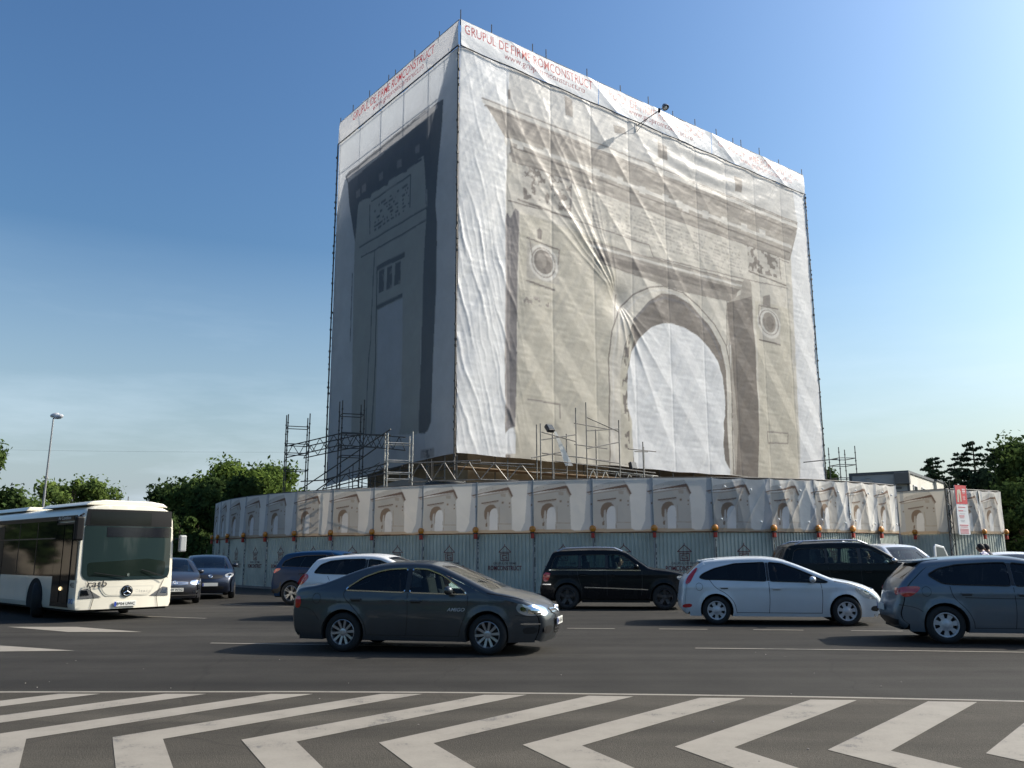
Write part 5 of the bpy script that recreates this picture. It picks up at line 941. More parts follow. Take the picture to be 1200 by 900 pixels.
            return e.build(nm,m,t)
        for l_ in P.get('lines',[]): line('shut_line',l_,.011,TRIM)
        for l_ in P.get('chromelines',[]): line('side_strip',l_,.028,CHROME,.006)
        for l_ in P.get('darklines',[]): line('side_moulding',l_,.05,TRIM,.006)
        for x,z in P.get('handles',[]):
            y=float(Y(np.array([x]),np.array([z]))[0]); c=P3(x,side*(y+.018),z); MB().box(c,(.19,.03,.03)).build('door_handle',P['paint'] if P.get('hpaint',1) else TRIM,t,bevel=.008); line('handle_recess',[(x-.08,z-.02),(x+.08,z-.02)],.035,TRIM,.001)
        if 'cap' in P:
            x,z=P['cap']; e=[(x+.085*math.cos(a),z+.085*math.sin(a)) for a in np.linspace(0,2*math.pi,17)]
            if side<0: line('fuel_flap',e,.008,TRIM)
        for k_ in range(len(P['win'])-1):
            p1,p2=P['win'][k_]['p'],P['win'][k_+1]['p']; xa_=max(q_[0] for q_ in p1); xb_=min(q_[0] for q_ in p2); z1_=max(q_[1] for q_ in p1 if q_[0]>xa_-.02); z0_=min(q_[1] for q_ in p1 if q_[0]>xa_-.02)
            decal('pillar_cover',[(xa_+.004,z0_+.01),(xb_-.004,z0_+.01),(xb_-.004,z1_-.01),(xa_+.004,z1_-.01)],TRIM,.006,0)
        for pl_ in P.get('head',[]): decal('headlight',pl_,LAMPW,.006,2)
        for pl_ in P.get('headin',[]): decal('headlight_reflector',pl_,LAMPC,.010,2)
        for pl_ in P.get('tail',[]): decal('tail_light',pl_,RLAMP,.006,2)
        for pl_,m in P.get('patch',[]): decal('bumper_insert',pl_,m,.004,1)
        mx_,mz=P['mirror']; ym=float(S(np.array(mx_),np.array(mz))); b=MB(); c=P3(mx_,side*(ym+.10),mz+.03); b.ball(c,.10,14,sq=(.75,1.0,.72)); 
        mo=b.build('mirror',P.get('mirrorm',P['paint']),t,True); b=MB(); b.tube(P3(mx_,side*(ym-.02),mz-.03),P3(mx_,side*(ym+.08),mz),.025,6); b.build('mirror_stalk',TRIM,mo)
    me=bpy.data.meshes.new('body'); me.from_pydata([tuple(map(float,q)) for q in verts],[],faces); me.materials.append(P['paint']); me.materials.append(TRIM); me.polygons.foreach_set('material_index',mi)
    bm=bmesh.new(); bm.from_mesh(me); bmesh.ops.remove_doubles(bm,verts=bm.verts,dist=.0015); bmesh.ops.recalc_face_normals(bm,faces=bm.faces); bm.to_mesh(me); bm.free(); me.shade_smooth()
    o=bpy.data.objects.new('body',me); C.objects.link(o); o.parent=t
    for nm,fs,m in (('windscreen',gl,P.get('wsg',GLW)),('rear_window',glr,P.get('rwg',GLD))):
        if fs:
            used=sorted({i for f in fs for i in f}); mp={a:b for b,a in enumerate(used)}; mesh_obj(nm,[bandv[i] for i in used],[tuple(mp[i] for i in f) for f in fs],m,t,True)
    # underbody, cabin tub, seats, dash, wheel
    u=MB(); u.box(((xmin+xmax)/2,0,.27),(xmax-xmin-.35,(W-.28)*2,.10)); u.box((wb/2,0,.45),(wb-1.0*ar-.1,(W-.12)*2,.4)) ; u.box((wb/2,0,.24),(wb-2*ar-.02,(W-.06)*2,.08)); u.box(((xmin+xmax)/2,0,.6),(xmax-xmin-.5,.8,.4)); u.build('underbody',WELL,t)
    cx0,cx1=P['cabin']; c=MB(); c.box(((cx0+cx1)/2,0,belt-.16),(cx1-cx0,(W-.2)*2,.06)); c.box((cx1-.12,0,belt-.06),(.4,(W-.16)*2,.14)); c.build('dashboard',mat('dash_grey',(.05,.05,.05),.8),t,bevel=.02)
    sm_=P.get('seat',SEAT)
    for x in P['seats']:
        for y in (-.37,.37):
            e=MB(); Rm=Matrix.Rotation(-.22,3,'Y'); e.box((x,y,belt-.02),(.14,.46,.5),R=Rm); e.build('seat',sm_,t,bevel=.05); e=MB(); e.box((x-.1,y,belt+.33),(.09,.25,.19),R=Rm); e.tube((x-.08,y-.05,belt+.15),(x-.1,y-.05,belt+.3),.008,5); e.build('headrest',sm_,t,bevel=.03)
    st_=MB(); c=Vector((cx1-.48,.37,belt-.02)); ax=Vector((-.9,0,.45)).normalized(); a_=Vector((0,1,0)); b_=ax.cross(a_); pr=[c+a_*.18*math.cos(k*math.pi/9)+b_*.18*math.sin(k*math.pi/9) for k in range(19)]; st_.path(pr,.014,6); st_.tube(c-a_*.17,c+a_*.17,.012,5); st_.build('steering_wheel',TRIM,t)
    # front and rear projected pieces: small raycaster against the body mesh
    from mathutils.bvhtree import BVHTree
    dg=BVHTree.FromPolygons([v_.co[:] for v_ in me.vertices],[tuple(p_.vertices) for p_ in me.polygons])
    def fproj(nm,poly,m,front=True,off=.006,sm=0,g=.05,parent=t):
        pp=chaikin(poly,sm,True) if sm else poly; v2,f2=tri_fill(pp,[],g,g); vs=[];dx=-1 if front else 1; x0=xmax+1 if front else xmin-1
        for y,z in v2:
            h=dg.ray_cast(Vector((x0,float(y),float(z))),Vector((dx,0,0))); xx=h[0].x if h[0] is not None and abs(h[0].x-x0)<2.2 else (xmax-bf*(y/W)**2 if front else xmin+br*(y/W)**2); vs.append((xx-dx*off,float(y),float(z)))
        return mesh_obj(nm,vs,f2,m,parent,True)
    def plate(front,zc,s,yc=0,wd=.52):
        y=yc; h=dg.ray_cast(Vector(((xmax+1) if front else (xmin-1),y,zc)),Vector((-1 if front else 1,0,0))); x=h[0].x if h[0] is not None else (xmax if front else xmin); sg=1 if front else -1
        pl_=MB().box((x+sg*.022,y,zc),(.016,wd,.115)).build('number_plate',PLATE,t,bevel=.004); MB().box((x+sg*.031,y-sg*(wd/2-.025),zc),(.004,.04,.105)).build('blue_band',PBLUE,pl_)
        if s: put_text('plate_lettering',s,(x+sg*.0315,y-sg*(wd/2-.06),zc-.036),(0,sg,0),(0,0,1),wd-.09,.075,INK,pl_,.02)
    for it in P.get('front',[]): fproj(it[0],it[1],it[2],True,it[3] if len(it)>3 else .006,it[4] if len(it)>4 else 1)
    for it in P.get('rear',[]): fproj(it[0],it[1],it[2],False,it[3] if len(it)>3 else .006,it[4] if len(it)>4 else 1)
    if 'fplate' in P: plate(True,*P['fplate'])
    if 'rplate' in P: plate(False,*P['rplate'])
    if 'badge' in P:
        kind,z,rad=P['badge']; h=dg.ray_cast(Vector((xmax+1,0,z)),Vector((-1,0,0))); x=h[0].x; nz_=h[1]; nn=Vector(nz_) if nz_.x>0 else -Vector(nz_)
        e=MB(); c=Vector((x,0,z))+nn*.012; a_=Vector((0,1,0)); b_=nn.cross(a_)
        e.path([c+a_*rad*math.cos(k*math.pi/10)+b_*rad*math.sin(k*math.pi/10) for k in range(21)],.010,6)
        L2_=lambda *q_: e.path([c+a_*x_*rad+b_*y_*rad for x_,y_ in q_],.008,5)
        if kind=='vw': sgn=1 if b_.z>0 else -1; L2_((-.35,.85*sgn),(0,.12*sgn),(.35,.85*sgn)); L2_((-.8,.45*sgn),(-.35,-.8*sgn),(0,-.1*sgn),(.35,-.8*sgn),(.8,.45*sgn))
        elif kind=='star': sgn=1 if b_.z>0 else -1; [L2_((0,0),(math.sin(k*2.094),sgn*math.cos(k*2.094))) for k in range(3)]
        else: L2_((-.8,0),(.8,0))
        e.build('badge',CHROME,t)
    if P.get('rails'):
        for s in (-1,1):
            x0,x1,z=P['rails']; y=float(S(np.array((x0+x1)/2),np.array(z-.05)))-.06; e=MB(); n_=8; pr=None; pts=[]
            for k in range(n_+1):
                x=x0+(x1-x0)*k/n_; i=int(np.argmin(np.where(PA[:,1]>belt,abs(PA[:,0]-x),9))); pts.append((x,s*y,PA[i][1]+(.065 if 0<k<n_ else .0)))
            e.path(pts,.026,6); e.build('roof_rail',P.get('railm',CHROME),t)
    if P.get('wiper'):
        x,z=P['wiper']
        e=MB(); e.tube((x,.1,z),(x-.28,-.45,z+.16),.008,5); e.tube((x,.6,z),(x-.28,.05,z+.16),.008,5); e.build('wiper',TRIM,t)
    if P.get('rwiper'):
        (x0,z0,x1,z1)=P['rwiper']; e=MB(); e.tube((x0,0,z0),(x1,.25,z1),.01,5); e.build('rear_wiper',TRIM,t)
    if P.get('spoiler'):
        x0,x1,z=P['spoiler']; e=MB(); e.prism([(x0,z-.05),(x1,z+.0),(x1,z+.03),(x0,z-.01)],(0,-.56,0),(1,0,0),(0,0,1),(0,1.12,0)); e.build('spoiler',P['paint'],t,bevel=.012)
    if P.get('antenna'): x,z=P['antenna']; MB().tube((x,0,z),(x-.12,0,z+.12),.006,5).build('antenna',TRIM,t)
    return t
def paint(name,c,metal=.5,rough=.36): return mat(name,c,rough,metal,.06,1.5,coat=.08 if max(c)<.012 or name=='paint_deep_blue' else .6,spec=.18 if max(c)<.012 or name=='paint_deep_blue' else .5)
# --- the dark blue-grey sedan
sedan=dict(W=.89,wb=2.47,R=.318,rim='spoke10',belt=.97,tum=.40,r=.085,steer=-.05,sill=.20,paint=paint('paint_blue_grey',(.056,.064,.072),.6),seat=SEAT,
 path=[(-.93,.24),(-1.03,.34),(-1.06,.55),(-1.06,.72),(-1.03,.90),(-.98,1.0),(-.85,1.04),(-.55,1.07),(-.30,1.14),(.10,1.30),(.45,1.40),(.85,1.435),(1.25,1.44),(1.55,1.405),(1.98,1.23),(2.42,1.03),(2.60,.965),(2.75,.95),(3.05,.88),(3.28,.79),(3.40,.70),(3.46,.60),(3.48,.48),(3.45,.32),(3.38,.20)],
 ws=(1.58,2.52),rw=(-.22,.48),cabin=(-.35,2.35),seats=(.45,1.35),tf=.20,df=1.1,bf=.2,br=.12,
 win=[dict(p=[(.02,.995),(.08,1.06),(.30,1.20),(.55,1.295),(.75,1.335),(1.07,1.35),(1.07,.965)],g=GLD,chrome=1),dict(p=[(1.15,.962),(1.15,1.35),(1.42,1.335),(1.68,1.24),(2.05,1.02),(2.13,.94)],g=GLM,chrome=1)],
 lines=[[(1.11,.955),(1.13,.6),(1.1,.28)],[(2.14,.92),(2.14,.7),(2.03,.45),(1.99,.28)],[(.02,1.0),(-.02,.9),(.18,.72),(.38,.5),(.42,.28)],[(1.1,.285),(.45,.285)],[(1.99,.285),(1.1,.285)],[(-.96,.72),(-.6,.70),(-.42,.5)],[(2.45,.96),(2.98,.885),(3.1,.85)],[(2.97,.62),(3.2,.60),(3.4,.61)]],
 handles=[(.22,.85),(1.26,.83)],cap=(-.5,.86),mirror=(1.84,.975),head=[[(2.98,.715),(3.0,.78),(3.06,.81),(3.22,.755),(3.40,.68),(3.42,.62),(3.22,.605),(3.05,.65)]],headin=[[(3.05,.70),(3.08,.76),(3.18,.73),(3.18,.66)],[(3.20,.64),(3.21,.72),(3.34,.67),(3.35,.63)]],
 tail=[[(-1.0,.70),(-.99,.88),(-.88,.90),(-.84,.80),(-.88,.70)]],patch=[([(3.10,.37),(3.12,.43),(3.37,.44),(3.36,.34),(3.14,.33)],TRIM),([(3.07,.50),(3.42,.50),(3.42,.47),(3.07,.47)],CHROME)],
 front=[('grille',[(-.42,.76),(.42,.76),(.30,.60),(-.30,.60)],TRIM,.01,1),('grille_surround',[(-.30,.61),(.30,.61),(.27,.30),(-.27,.30)],TRIM,.008,1),('grille_bar',[(-.38,.715),(.38,.715),(.37,.70),(-.37,.70)],CHROME,.02,0),('grille_bar',[(-.35,.665),(.35,.665),(.34,.65),(-.34,.65)],CHROME,.02,0),('grille_bar',[(-.28,.40),(.28,.40),(.28,.385),(-.28,.385)],CHROME,.02,0),('grille_bar',[(-.28,.35),(.28,.35),(.27,.335),(-.27,.335)],CHROME,.02,0),('bumper_intake',[(.36,.45),(.70,.44),(.68,.33),(.38,.33)],TRIM,.006,1),('bumper_intake',[(-.36,.45),(-.70,.44),(-.68,.33),(-.38,.33)],TRIM,.006,1),('headlight',[(.46,.75),(.80,.80),(.82,.62),(.50,.61)],LAMPC,.008,1),('headlight',[(-.46,.75),(-.80,.80),(-.82,.62),(-.50,.61)],LAMPC,.008,1)],
 fplate=(.50,'MH-642-AD'),badge=('vw',.69,.065),wiper=(2.5,1.0),rear=[('rear_panel',[(-.4,.86),(.4,.86),(.4,.72),(-.4,.72)],TRIM)])
# --- black boxy off-roader
suv=dict(W=.92,wb=2.755,R=.35,rim='dark5',belt=1.10,tum=.26,r=.06,sill=.30,paint=paint('paint_black',(.006,.007,.009),.1,.25),
 path=[(-.72,.32),(-.84,.40),(-.86,.60),(-.80,.72),(-.78,.95),(-.72,1.10),(-.55,1.40),(-.47,1.56),(-.40,1.62),(-.1,1.65),(.6,1.675),(1.3,1.67),(1.68,1.62),(1.95,1.43),(2.25,1.22),(2.38,1.13),(2.8,1.09),(3.2,1.03),(3.42,.97),(3.50,.88),(3.56,.62),(3.54,.42),(3.44,.30)],
 ws=(1.72,2.32),rw=(-.70,-.50),cabin=(-.6,2.25),seats=(.55,1.4),tf=.12,df=.7,bf=.12,br=.08,
 win=[dict(p=[(-.50,1.14),(-.38,1.44),(-.30,1.50),(.33,1.53),(.33,1.14)],g=GLM),dict(p=[(.40,1.14),(.40,1.53),(1.10,1.54),(1.10,1.14)],g=GLM),dict(p=[(1.18,1.14),(1.18,1.54),(1.55,1.53),(1.78,1.40),(2.10,1.14)],g=GLM)],
 lines=[[(1.14,1.1),(1.14,.4)],[(.30,1.1),(.30,.95),(.42,.6),(.42,.4)],[(2.14,1.08),(2.14,.6),(2.10,.4)]],
 chromelines=[[(.5,.62),(1.3,.60),(2.3,.56)],[(-.55,1.105),(.6,1.105),(2.1,1.095)],[(-.83,.70),(-.5,.70)]],handles=[(.45,.98),(1.28,.97)],mirror=(1.98,1.17),
 head=[[(3.15,.86),(3.18,.96),(3.44,.93),(3.50,.80),(3.35,.78)]],headin=[[(3.25,.84),(3.28,.92),(3.42,.90),(3.44,.82)]],tail=[[(-.77,.78),(-.74,1.03),(-.52,1.03),(-.52,.96),(-.58,.78)]],rails=(-.3,1.6,1.7),railm=mat('rail_silver',(.55,.57,.6),.3,.7),
 front=[('grille',[(-.40,.95),(.40,.95),(.36,.72),(-.36,.72)],TRIM,.01,1)],fplate=(.55,''),badge=('star',.84,.08),wiper=(2.35,1.15))
# --- pale hatchback
hatch=dict(W=.89,wb=2.64,R=.315,rim='cap7',belt=.95,tum=.40,r=.09,sill=.19,paint=paint('paint_pale_silver',(.54,.58,.61),.15,.4),
 path=[(-.66,.22),(-.76,.32),(-.79,.50),(-.76,.66),(-.74,.86),(-.66,1.02),(-.46,1.22),(-.28,1.37),(-.20,1.41),(.2,1.45),(.7,1.475),(1.15,1.47),(1.5,1.41),(1.95,1.22),(2.35,1.03),(2.52,.975),(2.85,.92),(3.15,.83),(3.35,.72),(3.46,.58),(3.50,.42),(3.46,.28),(3.36,.18)],
 ws=(1.52,2.46),rw=(-.58,-.24),cabin=(-.45,2.3),seats=(.5,1.35),tf=.24,df=1.2,bf=.24,br=.10,
 win=[dict(p=[(-.36,1.03),(-.26,1.12),(.0,1.24),(.42,1.345),(1.06,1.375),(1.06,.955),(.1,.985),(-.22,.99)],g=GLD),dict(p=[(1.12,.955),(1.12,1.375),(1.40,1.345),(1.75,1.205),(2.30,.945),(2.25,.925)],g=GLD)],
 lines=[[(1.10,.94),(1.11,.6),(1.08,.26)],[(2.15,.92),(2.18,.7),(2.14,.26)],[(-.12,.98),(.0,.8),(.2,.7),(.38,.5),(.42,.26)],[(2.14,.27),(.42,.27)],[(2.42,.96),(2.85,.88),(3.0,.80)]],
 handles=[(.18,.82),(1.25,.80)],cap=(-.38,.83),mirror=(1.98,.97),mirrorm=mat('mirror_bright',(.62,.64,.67),.2,.5),
 head=[[(2.82,.78),(2.95,.86),(3.15,.80),(3.36,.66),(3.40,.58),(3.22,.57),(3.05,.64)]],headin=[[(3.05,.72),(3.10,.78),(3.22,.72),(3.2,.65)]],tail=[[(-.70,.88),(-.62,1.04),(-.40,1.26),(-.36,1.24),(-.48,1.06),(-.58,.90)]],
 patch=[([(3.22,.33),(3.26,.42),(3.42,.43),(3.42,.30)],TRIM),([(-.76,.44),(-.55,.46),(-.55,.38),(-.76,.36)],RLAMP)],
 front=[('grille',[(-.45,.46),(.45,.46),(.38,.26),(-.38,.26)],TRIM,.008,1),('grille',[(-.3,.70),(.3,.70),(.28,.62),(-.28,.62)],TRIM,.008,1)],fplate=(.47,''),badge=('oval',.75,.05),spoiler=(-.34,.02,1.42),wiper=(2.52,.99))
# --- grey-blue hatchback at the right edge
astra=dict(W=.90,wb=2.685,R=.328,rim='cap7',belt=1.0,tum=.38,r=.10,sill=.20,paint=paint('paint_steel_blue',(.115,.145,.175),.5,.38),
 path=[(-.70,.24),(-.84,.34),(-.88,.50),(-.85,.62),(-.80,.74),(-.76,.92),(-.66,1.08),(-.44,1.26),(-.30,1.38),(-.20,1.43),(.2,1.47),(.8,1.505),(1.3,1.50),(1.65,1.42),(2.1,1.21),(2.5,1.02),(2.7,.97),(3.0,.91),(3.3,.80),(3.5,.62),(3.56,.45),(3.45,.2)],
 ws=(1.65,2.6),rw=(-.62,-.28),cabin=(-.5,2.45),seats=(.5,1.4),tf=.24,df=1.2,bf=.24,br=.16,tr=.20,dr=1.0,
 win=[dict(p=[(-.22,1.19),(-.02,1.30),(.3,1.37),(.9,1.405),(1.12,1.405),(1.12,1.0),(.2,1.02),(.0,1.04)],g=GLD),dict(p=[(1.18,1.0),(1.18,1.405),(1.55,1.36),(1.9,1.2),(2.38,.98)],g=GLD)],
 lines=[[(1.15,.98),(1.16,.6),(1.12,.27)],[(.12,1.0),(.15,.8),(.36,.6),(.46,.4),(.46,.27)],[(2.2,.95),(2.2,.27)],[(2.2,.28),(.46,.28)],[(.35,.80),(1.1,.78),(2.3,.80)],[(-.80,.66),(-.5,.62),(-.38,.55)]],
 handles=[(.38,.87),(1.3,.86)],cap=(-.28,.90),mirror=(2.05,1.02),tail=[[(-.78,.86),(-.76,.97),(-.45,1.0),(-.36,.96),(-.55,.82),(-.70,.79)]],
 rear=[('tail_light',[(.46,.96),(.68,.94),(.68,.84),(.56,.82)],RLAMP,.006,1),('tail_light',[(-.46,.96),(-.70,.94),(-.70,.84),(-.56,.82)],RLAMP,.006,1),('lower_bumper',[(-.7,.44),(.7,.44),(.62,.27),(-.62,.27)],TRIM,.005,1)],
 rplate=(.60,''),fplate=(.5,''),spoiler=(-.40,.05,1.44),rwiper=(-.72,1.0,-.60,1.12),antenna=(-.05,1.47))
# --- tall dark off-roader
big=dict(W=.95,wb=2.78,R=.38,rim='dark5',belt=1.22,tum=.22,r=.08,sill=.42,paint=paint('paint_black_green',(.006,.009,.010),.2,.3),
 path=[(-.95,.45),(-1.02,.6),(-1.0,.9),(-.97,1.2),(-.86,1.5),(-.74,1.72),(-.6,1.80),(.2,1.85),(1.2,1.86),(1.6,1.80),(2.0,1.56),(2.35,1.32),(2.55,1.22),(3.0,1.17),(3.4,1.08),(3.55,.95),(3.6,.7),(3.55,.42)],
 ws=(1.68,2.48),rw=(-.90,-.72),cabin=(-.8,2.4),seats=(.55,1.5),tf=.14,bf=.12,
 win=[dict(p=[(-.70,1.27),(-.58,1.62),(-.45,1.68),(.25,1.70),(.25,1.27)],g=GLD),dict(p=[(.33,1.27),(.33,1.70),(1.15,1.71),(1.15,1.27)],g=GLM),dict(p=[(1.25,1.27),(1.25,1.71),(1.5,1.70),(1.8,1.55),(2.2,1.27)],g=GLM)],
 lines=[[(1.2,1.2),(1.2,.5)],[(.3,1.2),(.4,.8),(.45,.5)]],handles=[(.5,1.08),(1.4,1.07)],mirror=(2.08,1.33),mirrorm=mat('mirror_chrome',(.5,.5,.5),.15,.8),rails=(-.5,1.5,1.9),railm=mat('rail_silver'),tail=[[(-.98,.95),(-.95,1.15),(-.80,1.15),(-.80,.95)]],head=[[(3.2,.95),(3.22,1.08),(3.45,1.0),(3.52,.9)]],fplate=(.6,''),hpaint=1)
# --- blue crossover, rear quarter
cross=dict(W=.92,wb=2.70,R=.36,rim='spoke5x2',belt=1.12,tum=.34,r=.10,sill=.26,paint=paint('paint_deep_blue',(.004,.028,.08),.0,.4),
 path=[(-.75,.32),(-.86,.42),(-.88,.62),(-.84,.85),(-.80,1.05),(-.66,1.28),(-.50,1.48),(-.40,1.57),(-.2,1.61),(.4,1.66),(1.1,1.665),(1.5,1.60),(2.0,1.38),(2.4,1.17),(2.6,1.10),(3.0,1.04),(3.35,.92),(3.52,.75),(3.55,.5),(3.45,.28)],
 ws=(1.55,2.5),rw=(-.64,-.46),cabin=(-.6,2.35),seats=(.5,1.4),tf=.22,df=1.1,bf=.22,tr=.18,
 win=[dict(p=[(-.42,1.19),(-.32,1.36),(.0,1.48),(.4,1.53),(1.12,1.545),(1.12,1.14)],g=GLD),dict(p=[(1.18,1.14),(1.18,1.545),(1.45,1.52),(1.8,1.36),(2.3,1.12)],g=GLD)],
 lines=[[(1.15,1.1),(1.15,.35)],[(.25,1.1),(.35,.8),(.5,.4)]],handles=[(.35,.98),(1.3,.97)],mirror=(2.0,1.15),tail=[[(-.80,.96),(-.76,1.08),(-.55,1.14),(-.40,1.12),(-.62,1.0)]],patch=[([(-.84,.35),(-.84,.48),(-.45,.50),(-.42,.72),(-.36,.70),(-.38,.35)],TRIM)],antenna=(-.2,1.62))
white=dict(W=.90,wb=2.62,R=.335,rim='spoke5',belt=1.02,tum=.36,r=.09,sill=.24,paint=paint('paint_white',(.66,.67,.68),.0,.4),
 path=[(-.75,.28),(-.86,.40),(-.88,.55),(-.86,.72),(-.74,.86),(-.66,1.0),(-.50,1.22),(-.34,1.42),(-.25,1.47),(.2,1.52),(.8,1.56),(1.3,1.545),(1.6,1.47),(2.05,1.25),(2.4,1.08),(2.6,1.02),(3.0,.96),(3.3,.84),(3.42,.6),(3.36,.25)],
 ws=(1.55,2.5),rw=(-.52,-.30),cabin=(-.5,2.35),seats=(.5,1.4),tf=.22,df=1.1,bf=.22,tr=.17,
 win=[dict(p=[(-.30,1.12),(-.14,1.32),(.1,1.41),(.5,1.45),(1.05,1.46),(1.05,1.08),(.0,1.10)],g=GLD),dict(p=[(1.12,1.08),(1.12,1.46),(1.45,1.42),(1.8,1.26),(2.2,1.04)],g=GLM)],
 lines=[[(1.08,1.05),(1.1,.3)],[(.1,1.05),(.3,.7),(.42,.4)]],handles=[(.25,.92),(1.25,.90)],mirror=(1.98,1.06),tail=[[(-.82,.84),(-.76,.96),(-.58,1.14),(-.42,1.04),(-.50,.93),(-.66,.82)]],antenna=(-.1,1.5))
# --- cars facing the camera by the bus
def vwfront(paintm,dark,seatless=False):
    d=dict(sedan); d.update(paint=paintm,rim='spoke5',belt=.98,fplate=(.47,'B 09 WTG' if not dark else ''),steer=0); return d
passat=vwfront(paint('paint_graphite',(.035,.036,.045),.5),False); passat['front']=[('grille',[(-.42,.74),(.42,.74),(.38,.61),(-.38,.61)],mat('grille_metal',(.25,.25,.26),.3,.7),.01,1),('grille_bar',[(-.40,.70),(.40,.70),(.40,.685),(-.40,.685)],CHROME,.02,0),('grille_bar',[(-.40,.655),(.40,.655),(.40,.64),(-.40,.64)],CHROME,.02,0),('headlight',[(.46,.75),(.78,.78),(.80,.63),(.47,.61)],LAMPC,.008,2),('headlight',[(-.46,.75),(-.78,.78),(-.80,.63),(-.47,.61)],LAMPW,.008,2),('bumper_strip',[(-.74,.31),(.74,.31),(.74,.285),(-.74,.285)],CHROME,.012,0),('fog_lamp',[(.56,.43),(.72,.44),(.72,.36),(.56,.36)],LAMPC,.008,1),('fog_lamp',[(-.56,.43),(-.72,.44),(-.72,.36),(-.56,.36)],LAMPC,.008,1),('bumper_intake',[(-.45,.40),(.45,.40),(.42,.32),(-.42,.32)],TRIM,.008,1)]
touran=dict(cross); touran.update(paint=paint('paint_navy',(.012,.018,.035),.4),rim='spoke5',fplate=(.52,''),badge=('vw',.80,.065)); touran['path']=[(x,z*.92) for x,z in cross['path']]; touran['belt']=1.03; touran['win']=[dict(p=[(x,z*.92) for x,z in w_['p']],g=w_['g']) for w_ in cross['win']]; touran['sill']=.24
touran['R']=.33; touran['front']=[('grille',[(-.45,.86),(.45,.86),(.40,.72),(-.40,.72)],TRIM,.01,1),('grille',[(-.5,.48),(.5,.48),(.45,.32),(-.45,.32)],TRIM,.01,1),('headlight',[(.50,.88),(.80,.93),(.82,.78),(.52,.74)],LAMPW,.01,2),('headlight',[(-.50,.88),(-.80,.93),(-.82,.78),(-.52,.74)],LAMPW,.01,2),('headlight_reflector',[(.60,.88),(.74,.89),(.74,.78),(.60,.77)],LAMPC,.02,2)]
van=dict(W=.92,wb=2.7,R=.32,rim='cap7',belt=1.12,tum=.20,r=.10,sill=.22,paint=paint('paint_silver_white',(.58,.60,.62),.3,.4),
 path=[(-.75,.28),(-.84,.45),(-.83,1.1),(-.72,1.75),(-.55,1.82),(.3,1.86),(1.1,1.83),(1.45,1.74),(1.95,1.42),(2.4,1.15),(2.6,1.07),(3.0,.98),(3.3,.85),(3.45,.62),(3.4,.25)],ws=(1.42,2.5),rw=(-.80,-.72),cabin=(-.6,2.3),seats=(.5,1.4),bf=.26,tf=.26,
 win=[dict(p=[(-.55,1.18),(-.48,1.62),(.1,1.64),(.1,1.18)],g=GLD),dict(p=[(.2,1.18),(.2,1.64),(.95,1.64),(.95,1.18)],g=GLM),dict(p=[(1.05,1.18),(1.05,1.64),(1.35,1.60),(1.75,1.38),(2.15,1.14)],g=GLM)],mirror=(2.05,1.2),head=[[(3.0,.8),(3.05,.9),(3.3,.78),(3.3,.7)]],antenna=(1.2,1.84))
tail_white=dict(white); tail_white.update(paint=paint('paint_clean_white',(.7,.7,.7),.0,.4))
def stretch(P,k):
    q=dict(P); f1=lambda L:[(x*k,z) for x,z in L]
    q['path']=f1(P['path']); q['wb']=P['wb']*k; q['win']=[dict(w_,p=f1(w_['p'])) for w_ in P['win']]; q['ws']=tuple(x*k for x in P['ws']); q['rw']=tuple(x*k for x in P['rw']); q['cabin']=tuple(x*k for x in P['cabin'])
    for n_ in ('lines','head','headin','tail','darklines','chromelines'):
        if n_ in P: q[n_]=[f1(L) for L in P[n_]]
    if 'patch' in P: q['patch']=[(f1(L),m) for L,m in P['patch']]
    if 'handles' in P: q['handles']=f1(P['handles'])
    q['mirror']=(P['mirror'][0]*k,P['mirror'][1]); return q
hatch_s=stretch(hatch,1.06)
CARS='cars held up in the roundabout traffic'
def place(px,py,dx=0): pass
def carpos(xr,yr,xh): # wheel-contact point of near rear wheel -> rear axle centre
    return xr,yr
def put(nm,label,P,near,h):
    # near = ground point under the near (right-hand) side rear wheel
    h_=h; y=P['W']-.10; loc=(near[0]-math.sin(h_)*y,near[1]+math.cos(h_)*y,0); return make_car(nm,label,P,loc,h_,CARS)
CARD={}
CARD['sedan']=put('sedan_car','dark blue-grey sedan with chrome window trim crossing in front, nearest of the cars',sedan,(-2.80,14.62),-.215)
CARD['suv']=put('off_road_car','boxy black off-roader with silver roof rails before the hoarding lettering',suv,(1.58,25.1),-.14)
CARD['hatch']=put('hatchback_car','pale silver-white hatchback with dark windows right of the black off-roader',hatch_s,(4.60,19.75),-.16)
CARD['astra']=put('hatchback_car','steel blue hatchback cut by the right edge, seen from its rear corner',astra,(7.66,15.55),-.20)
CARD['big']=make_car('off_road_car','tall dark off-roader standing behind the pale hatchback',big,(8.5,25.0,0),-.05,CARS)
CARD['cross']=make_car('crossover_car','deep blue crossover at the left, seen behind the white car tail',cross,(-6.85,28.6,0),-.24,CARS)
CARD['white']=make_car('crossover_car','white crossover with red arrow tail light behind the dark sedan',white,(-4.5,22.4,0),-.22,CARS)
def frontput(nm,label,P,front,h): xf=max(q[0] for q in P['path']); return make_car(nm,label,P,(front[0]-math.cos(h)*xf,front[1]-math.sin(h)*xf,0),h,CARS)
CARD['passat']=frontput('sedan_car','graphite sedan with shining grille facing the camera, just right of the bus',passat,(-10.75,27.7),-1.10)
CARD['touran']=frontput('compact_car','dark navy car facing the camera at the left end of the hoarding',touran,(-10.75,30.9),-1.18)
CARD['van']=frontput('passenger_van','silver-white passenger van with an open door facing the camera before the gate hoarding',van,(14.05,28.6),-1.42)
CARD['tailw']=make_car('hatchback_car','white car roof at the right edge behind the steel blue hatchback',tail_white,(16.6,29.2,0),-1.9,CARS)
